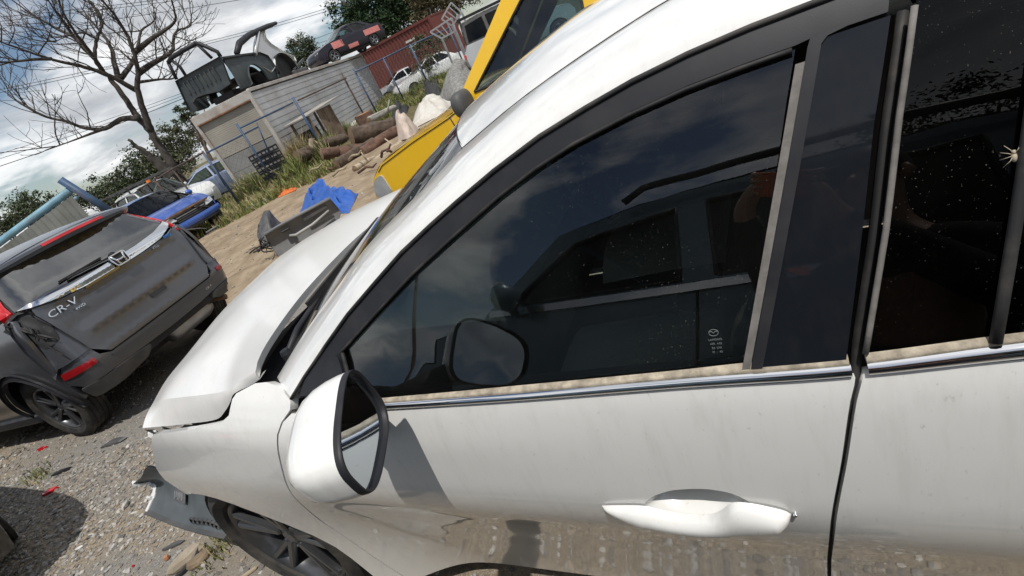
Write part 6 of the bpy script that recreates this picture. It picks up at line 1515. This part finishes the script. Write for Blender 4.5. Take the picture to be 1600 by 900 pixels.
WL2 = [((-44.21, 40.22, 10.85), (-29.27, 52.25, 8.60), 'upper cable between ute tub hoop and top edge of the picture'), ((-44.30, 40.12, 10.66), (-29.39, 52.18, 8.35), 'lower cable between ute tub hoop and top edge of the picture'),
       ((-40.32, 49.44, 7.73), (-22.35, 60.00, 6.78), 'upper cable passing in front of the huge dark tree'), ((-40.56, 49.24, 7.23), (-22.70, 59.86, 5.95), 'lower cable passing in front of the huge dark tree')]
for k, (a, b, lab) in enumerate(WL+WL2):
    a = Vector(a); b = Vector(b); g = Geo(); sag = .25
    g.tube([a.lerp(b, t)+Vector((0, 0, -sag*4*t*(1-t)+sag*.6)) for t in [i/16 for i in range(17)]], .030 if 'thickest' in lab else .021, 5)
    setp(g.build('power_line', WIREK, None, True), lab, 'cable', 'overhead power lines')
# --- the bare tree
def bare_tree():
    rnd = random.Random(12); base = Vector((-19.33, 12.08, 0.38)); bz = Vector((base.x, base.y, 0))
    t = thing('bare_tree', 'big leafless tree with spreading branches at the upper left', 'tree', bz)
    vd = Vector((base.x-CAM.x, base.y-CAM.y, 0)).normalized()
    def deep(pts, d0, d1): return [Vector(p)-bz+vd*lerp(d0, d1, i/max(1, len(pts)-1)) for i, p in enumerate(pts)]
    stems = [
     ('trunk', [(-19.36, 12.03, 0.22), (-19.34, 12.07, 0.41), (-19.27, 12.18, 1.14), (-19.22, 12.24, 1.91), (-19.19, 12.30, 2.49), (-19.17, 12.32, 2.97), (-19.15, 12.36, 3.53), (-19.19, 12.30, 3.96), (-19.18, 12.31, 4.52), (-19.17, 12.33, 5.08), (-19.16, 12.34, 5.46), (-19.19, 12.30, 5.84), (-19.17, 12.33, 6.32), (-18.92, 12.69, 6.84), (-18.65, 13.08, 7.26), (-18.56, 13.21, 7.65), (-18.59, 13.16, 8.06)], .215, .035, 0, .5),
     ('limb', [(-19.15, 12.35, 3.38), (-19.08, 12.46, 3.74), (-18.96, 12.63, 4.42), (-18.85, 12.80, 4.84), (-18.66, 13.07, 5.27), (-18.48, 13.32, 5.95), (-18.40, 13.43, 6.74), (-18.41, 13.41, 7.22), (-18.45, 13.36, 7.63), (-18.39, 13.44, 8.07)], .135, .025, -.2, -1.6),
     ('limb', [(-18.66, 13.07, 5.27), (-18.27, 13.60, 5.42), (-17.89, 14.09, 5.51), (-17.71, 14.31, 5.64), (-17.48, 14.59, 6.08), (-17.29, 14.81, 6.21), (-17.01, 15.14, 6.21), (-16.84, 15.32, 6.45)], .12, .02, -.4, .8),
     ('limb', [(-18.51, 13.28, 5.87), (-18.00, 13.95, 6.04), (-17.67, 14.36, 6.08), (-17.40, 14.68, 6.18), (-17.29, 14.81, 6.57), (-17.23, 14.88, 7.02)], .11, .018, -.6, -2.0),
     ('limb', [(-18.74, 12.95, 5.01), (-18.37, 13.46, 4.82), (-18.10, 13.82, 4.66), (-17.92, 14.04, 4.89), (-17.86, 14.13, 5.15)], .06, .012, -.3, -1.0),
     ('limb', [(-18.89, 12.74, 4.82), (-19.10, 12.43, 5.42), (-19.38, 12.00, 5.96), (-19.76, 11.39, 6.47), (-20.04, 10.91, 6.98), (-20.21, 10.61, 7.32), (-20.31, 10.42, 7.63)], .10, .02, 0, -1.6),
     ('limb', [(-19.76, 11.39, 6.47), (-20.01, 10.97, 6.60), (-20.20, 10.62, 6.66), (-20.41, 10.25, 6.75), (-20.61, 9.85, 6.75)], .06, .015, -1, -1.6),
     ('limb', [(-19.19, 12.30, 3.96), (-19.45, 11.89, 4.18), (-19.83, 11.26, 4.13), (-20.11, 10.79, 4.46), (-20.25, 10.54, 4.83), (-20.48, 10.11, 5.27), (-20.63, 9.82, 5.83), (-20.71, 9.65, 6.36)], .11, .018, 0, 1.4),
     ('limb', [(-19.83, 11.26, 4.13), (-20.16, 10.71, 4.18), (-20.50, 10.06, 4.23), (-20.72, 9.64, 4.30)], .06, .012, .4, 1.2),
     ('limb', [(-19.17, 12.33, 6.32), (-19.22, 12.25, 6.81), (-19.24, 12.22, 7.23), (-19.39, 11.98, 7.66), (-19.54, 11.75, 8.18), (-19.71, 11.47, 8.66)], .10, .022, .3, 1.5),
     ('limb', [(-19.04, 12.52, 5.37), (-18.91, 12.71, 5.98), (-18.79, 12.88, 6.44), (-18.75, 12.94, 6.91), (-18.77, 12.91, 7.49), (-18.77, 12.91, 7.97), (-18.77, 12.92, 8.24)], .11, .02, 0, 1.8),
     ('limb', [(-19.00, 12.58, 5.37), (-18.63, 13.10, 5.74), (-18.28, 13.58, 6.24), (-18.03, 13.91, 6.70), (-17.65, 14.38, 6.89), (-17.41, 14.67, 7.26)], .10, .018, 0, 1.4),
     ('limb', [(-19.19, 12.30, 5.84), (-19.17, 12.33, 6.51), (-19.18, 12.31, 7.08), (-19.12, 12.40, 7.70), (-18.97, 12.62, 8.32)], .08, .018, .2, -1.4),
     ('limb', [(-19.24, 12.22, 7.23), (-19.22, 12.25, 7.70), (-19.23, 12.24, 8.13), (-19.19, 12.29, 8.49)], .06, .016, .8, .0),
     ('limb', [(-18.92, 12.69, 6.84), (-19.06, 12.48, 7.07), (-19.37, 12.02, 7.05), (-19.57, 11.70, 6.92)], .04, .01, .3, -.8),
     ('broken_limb', [(-19.25, 12.03, 1.67), (-19.32, 11.91, 2.13), (-19.37, 11.83, 2.57), (-19.41, 11.76, 2.85), (-19.46, 11.68, 3.14), (-19.51, 11.61, 3.42)], .26, .05, -.15, -.3)]
    tw = []
    tg = Geo()
    def twig(p, d, L, r, lev):
        N = 5; pts = [p]; dd = d.normalized()
        for i in range(N):
            dd = (dd+Vector((rnd.gauss(0, .16), rnd.gauss(0, .16), rnd.gauss(.05, .13)))).normalized(); pts.append(pts[-1]+dd*L/N)
        tg.tube(pts, [max(.0065, r*(1-.75*i/N)) for i in range(N+1)], 4 if lev else 5, False)
        if lev < 2:
            for k in range(rnd.choice((2, 3, 4)) if lev == 0 else rnd.choice((1, 2, 2))):
                i = rnd.randint(1, N-1); s = (dd+Vector((rnd.gauss(0, .7), rnd.gauss(0, .7), rnd.gauss(.25, .5)))).normalized(); twig(pts[i], s, L*rnd.uniform(.35, .65), r*.55, lev+1)
    for nm, pts, r0, r1, d0, d1 in stems:
        P = deep(pts, d0, d1); N = 4*(len(P)-1)+1; Q = [poly_at(P, i/(N-1)) for i in range(N)]
        g = Geo(); g.tube([q+Vector((rnd.gauss(0, r0*.08), rnd.gauss(0, r0*.08), 0)) for q in Q], [r1+(r0-r1)*(1-i/(N-1))**1.25 for i in range(N)], 9); g.build(nm, BARKD, t, True)
        if nm == 'broken_limb': continue
        for i in range(N//4 if nm != 'trunk' else int(N*.62), N):
            for k in range(2):
                if rnd.random() < .29:
                    tn = (Q[min(i+1, N-1)]-Q[max(i-1, 0)]).normalized(); s = (tn*.7+Vector((rnd.gauss(0, .65), rnd.gauss(0, .65), rnd.gauss(.35, .45)))).normalized()
                    twig(Q[i], s, rnd.uniform(.7, 2.3), rnd.uniform(.014, .028), 0)
    o = tg.build('twigs', BARKD, t, True); o['kind'] = 'stuff'
bare_tree()
# --- grass and weeds
GR1 = leafmat('green_grass', (.075, .095, .022), (.15, .17, .05)); GR2 = leafmat('dry_grass', (.19, .155, .075), (.33, .27, .15))
def turf(name, label, polys, seed, n, hmin, hmax, w=.016, dry=.35, zf=None, kind='stuff'):
    rnd = random.Random(seed); v = []; f = []; fm = []
    for poly, share in polys:
        poly = [(p[0], p[1]) for p in poly]; x0 = min(p[0] for p in poly); x1 = max(p[0] for p in poly); y0 = min(p[1] for p in poly); y1 = max(p[1] for p in poly); k = 0; tr = 0
        while k < n*share and tr < n*40:
            tr += 1; x = rnd.uniform(x0, x1); y = rnd.uniform(y0, y1)
            if not inside((x, y), poly): continue
            cl = noise.noise((x*.9, y*.9, seed)); 
            if cl < -.12 and rnd.random() < .75: continue
            k += 1; z = (zf(x, y) if zf else gh(x, y)); hh = rnd.uniform(hmin, hmax)*(1+.9*max(0, cl)); dr = rnd.random() < dry*(1+noise.noise((x*.6, y*.6, seed+9)))
            for b in range(7):
                a = rnd.uniform(0, 2*pi); le = rnd.uniform(.15, .7)*hh; px, py = x+rnd.gauss(0, .05), y+rnd.gauss(0, .05); h = hh*rnd.uniform(.55, 1.1)
                dx, dy = cos(a), sin(a); i = len(v)
                v += [(px-dy*w, py+dx*w, z), (px+dy*w, py-dx*w, z), (px+dx*le*.35+dy*w*.7, py+dy*le*.35-dx*w*.7, z+h*.6), (px+dx*le*.35-dy*w*.7, py+dy*le*.35+dx*w*.7, z+h*.6), (px+dx*le, py+dy*le, z+h)]
                f += [(i, i+1, i+2, i+3), (i+3, i+2, i+4)]; fm += [1 if dr else 0]*2
    o = mk(name, v, f, None, None, False, [GR1, GR2], fm); setp(o, label, None, None, kind); return o
turf('grass', 'patchy green and dry grass along the fence and container front', [
 ([(-12.58, 6.20, 0.00), (-11.75, 6.90, 0.00), (-10.54, 8.37, 0.00), (-10.23, 9.31, 0.00), (-13.02, 12.47, 0.00), (-14.03, 12.55, 0.00), (-14.64, 11.99, 0.00), (-15.62, 11.42, 0.00), (-20.01, 13.19, 0.00), (-22.78, 13.47, 0.00)], 1.0),
 ([(-10.46, 8.92, 0.00), (-9.23, 8.84, 0.00), (-8.91, 9.65, 0.00), (-12.38, 13.39, -0.00), (-15.51, 15.18, 0.00), (-14.41, 12.92, 0.00)], .45)], 3, 3000, .10, .32, .012, .38)
turf('weeds', 'tall green weeds around the log heap and container corner', [
 ([(-10.90, 9.35, 0.00), (-10.32, 9.64, 0.00), (-13.26, 13.27, -0.00), (-15.96, 15.21, 0.00), (-14.41, 12.92, 0.00)], 1.0), ([(-11.02, 11.10, -0.00), (-10.68, 11.41, -0.00), (-11.84, 13.23, 0.00), (-16.27, 17.51, 0.00)], .5), ([(-15.10, 16.55, 0.00), (-14.03, 16.63, 0.00), (-15.33, 18.47, 0.00), (-18.54, 21.15, 0.00)], .4), ([(-13.82, 9.94, 0.00), (-12.37, 9.92, 0.00), (-13.37, 11.22, 0.00), (-14.64, 11.31, 0.00)], .6)], 4, 420, .35, .75, .014, .25)
turf('dry_weeds', 'tall dry brown weeds standing against the hutch', [([(-13.85, 12.66, 0.16), (-13.23, 12.46, 0.07), (-13.02, 12.96, 0.21), (-13.82, 13.29, 0.32)], 1.0)], 6, 130, .6, 1.25, .012, 1.6)
# green bank on the right with its own rise
BK = Vector((-12.14, 19.49, 0.00))
def bank_h(x, y):
    d = Vector((x-BK.x, y-BK.y)); u = d.dot(Vector((-.50, .86))); w_ = d.dot(Vector((.86, .50)))
    return max(0, .35*sstep(-1.0, 6.5, u)*sstep(-4.2, -1.6, w_)*sstep(7.5, 3.5, w_)*sstep(15, 10, u))
def bank():
    vs = []; fs = []; n = 36
    for i in range(n):
        for j in range(n):
            u, w_ = lerp(-1.4, 15, i/(n-1)), lerp(-4.4, 7.6, j/(n-1)); x = BK.x-.50*u+.86*w_; y = BK.y+.86*u+.50*w_; vs.append((x, y, bank_h(x, y)+gh(x, y)-.02+.05*noise.noise((x, y, 2))*sstep(0, .2, bank_h(x, y))))
    for i in range(n-1):
        for j in range(n-1): fs.append((i*n+j, i*n+j+1, (i+1)*n+j+1, (i+1)*n+j))
    o = mk('grass_bank', vs, fs, mat('bank_soil', (.11, .095, .045), .95, var=.4, vscale=3)); setp(o, 'low earth bank covered in bright green grass by the mesh fence', None, None, 'structure')
bank()
turf('bank_grass', 'bright green grass on the bank before the white sedan', [([(BK.x-.5*u+.86*w_, BK.y+.86*u+.5*w_) for u, w_ in ((-1, -3.2), (-1, 6), (8, 6.5), (12, 3), (11, -3.2))], 1.0)], 8, 3000, .16, .38, .014, .16, lambda x, y: bank_h(x, y)+gh(x, y))
turf('verge_weed', 'small green weed by the flat stones near the wheel', [([(-1.15, -0.78, 0.00), (-1.04, -0.77, 0.00), (-0.965, -0.808, 0), (-1.07, -0.83, 0.00)], 1.0), ([(-4.34, -0.42, 0.00), (-4.02, -0.42, 0.00), (-3.94, -0.48, 0.00), (-4.21, -0.48, 0.00)], .8)], 9, 16, .03, .07, .004, .3)
# ================================================================== the photographer, who shows only as a reflection in the side windows
def photographer():
    SKIN = mat('skin', (.42, .25, .17), .5, var=.12, vscale=20); HOOD = mat('dark_jumper', (.016, .017, .020), .9, var=.2, bumpv=.2, bscale=60)
    JEAN = mat('dark_jeans', (.03, .036, .05), .9, var=.25, bumpv=.2, bscale=120); HAIR = mat('dark_hair', (.018, .013, .010), .6); SHOE = mat('black_boots', (.02, .018, .016), .6)
    t = thing('person', 'person in dark clothes holding up a phone, seen only as a reflection in the window', 'person', (1.93, -1.78, 0), 0)
    def skin(name, vs, es, rs, m, par, sub=2):
        me = bpy.data.meshes.new(name); me.from_pydata([Vector(v) for v in vs], es, []); me.materials.append(m)
        o = bpy.data.objects.new(name, me); COL.objects.link(o); o.parent = par
        o.modifiers.new('skin', 'SKIN'); s = o.modifiers.new('smooth', 'SUBSURF'); s.levels = sub; s.render_levels = sub
        lay = me.skin_vertices[0].data if me.skin_vertices else None
        if lay is None:
            bm = bmesh.new(); bm.from_mesh(me); bm.verts.layers.skin.verify(); bm.to_mesh(me); bm.free(); lay = me.skin_vertices[0].data
        for i, r in enumerate(rs): lay[i].radius = r if isinstance(r, tuple) else (r, r)
        lay[0].use_root = True
        o.modifiers['skin'].use_smooth_shade = True
        return o
    F = Vector((-.54, .84, 0)); R_ = Vector((.84, .54, 0)); B = Vector((0, 0, 0)); Z = lambda z: Vector((0, 0, z))
    ph = CAM-Vector(t.location)-_f*.012                       # phone, just behind the lens
    def P(f, r, z): return B+F*f+R_*r+Z(z)
    hl, hr = ph-_ri*.070-_f*.02, ph+_ri*.075-_f*.02
    v = [P(0, 0, .98), P(-.01, 0, 1.16), P(-.01, 0, 1.36), P(0, 0, 1.47), P(.03, 0, 1.56), P(.05, 0, 1.66), P(.045, 0, 1.76),
         P(0, -.20, 1.42), P(.04, -.30, 1.20), hl-_ri*.05-_ui*.09, hl,
         P(0, .20, 1.42), P(.04, .30, 1.20), hr+_ri*.05-_ui*.09, hr,
         P(0, -.10, .92), P(.02, -.12, .52), P(-.02, -.13, .10), P(.10, -.15, .05),
         P(0, .10, .92), P(.02, .12, .52), P(-.02, .13, .10), P(.10, .15, .05)]
    e = [(0, 1), (1, 2), (2, 3), (3, 4), (4, 5), (5, 6), (3, 7), (7, 8), (8, 9), (9, 10), (3, 11), (11, 12), (12, 13), (13, 14), (0, 15), (15, 16), (16, 17), (17, 18), (0, 19), (19, 20), (20, 21), (21, 22)]
    r = [(.15, .10), (.145, .095), (.16, .105), (.09, .07), .052, .080, .070, .065, .050, .034, .022, .065, .050, .034, .022, .085, .062, .045, .04, .085, .062, .045, .04]
    body = skin('body', v, e, r, SKIN, t)
    skin('jumper', [v[0]+Z(-.04), v[1], v[2], v[3], v[7], v[8], v[9], v[11], v[12], v[13]], [(0, 1), (1, 2), (2, 3), (3, 4), (4, 5), (5, 6), (3, 7), (7, 8), (8, 9)], [(.17, .12), (.165, .115), (.18, .125), (.10, .085), .082, .066, .045, .082, .066, .045], HOOD, t)
    skin('jeans', [v[0], v[15], v[16], v[17], v[19], v[20], v[21]], [(0, 1), (1, 2), (2, 3), (0, 4), (4, 5), (5, 6)], [(.16, .12), .098, .075, .062, .098, .075, .062], JEAN, t)
    for s in (17, 21):
        a = v[s]; g = Geo(); g.grid(lambda i, j: a+Z(-.05)+F*(.06+.145*cos(2*pi*i/16)*sin(pi*j/8))+R_*(.052*sin(2*pi*i/16)*sin(pi*j/8))+Z(.06*cos(pi*j/8)), 16, 9, closeu=True); g.build('boot', SHOE, t, True)
    hc = P(.045, 0, 1.70); g = Geo()
    g.grid(lambda i, j: hc+(F*(-.028+.100*cos(2*pi*i/20)*sin(pi*j/20))+R_*(.086*sin(2*pi*i/20)*sin(pi*j/20)))+Z(.035+.10*cos(pi*j/20)), 20, 11, closeu=True); g.build('hair', HAIR, t, True)
    g = Geo(); g.tube([hc+F*.085+Z(.0), hc+F*.108+Z(-.022), hc+F*.09+Z(-.032)], [.010, .014, .010], 8)
    for s in (-1, 1): g.tube([hc+R_*s*.076+Z(-.02), hc+R_*s*.092+Z(0), hc+R_*s*.084+Z(.02)], [.012, .016, .010], 8)
    g.build('nose_and_ears', SKIN, t, True)
    g = Geo()
    for s in (-1, 1): g.lathe([(0, .012), (.009, .008), (.012, 0)], hc+F*.072+R_*s*.032+Z(.005), F, 10)
    g.build('eyes', TRIM, t, True)
    # phone and the fingers closed round its two ends
    pt = thing('phone', 'orange red cased phone held up at the camera position, seen only reflected', 'phone', CAM-_f*.012)
    g = Geo(); M = Matrix((_ri, _ui, -_f)).transposed(); g.box(-_f*.008, (.150, .076, .011), M, .003); g.build('case', mat('orange_phone_case', (.60, .15, .06), .45), pt)
    for s, h in ((-1, hl), (1, hr)):
        for k in range(4):
            o = h+_ui*(.030-.019*k); L = (.024, .030, .028, .020)[k]
            skin('finger', [o-_f*.012+_ri*s*.012, o+_ri*s*.016-_f*.002, o+_ri*s*.008+_f*.014, o-_ri*s*L+_f*.012], [(0, 1), (1, 2), (2, 3)], [.0095, .009, .0085, .007], SKIN, t, 1)
        o = h-_ui*.030; skin('thumb', [o-_f*.020+_ri*s*.01, o-_ri*s*.012-_f*.022+_ui*.006, o-_ri*s*.034-_f*.014+_ui*.014], [(0, 1), (1, 2)], [.012, .0105, .009], SKIN, t, 1)
photographer()
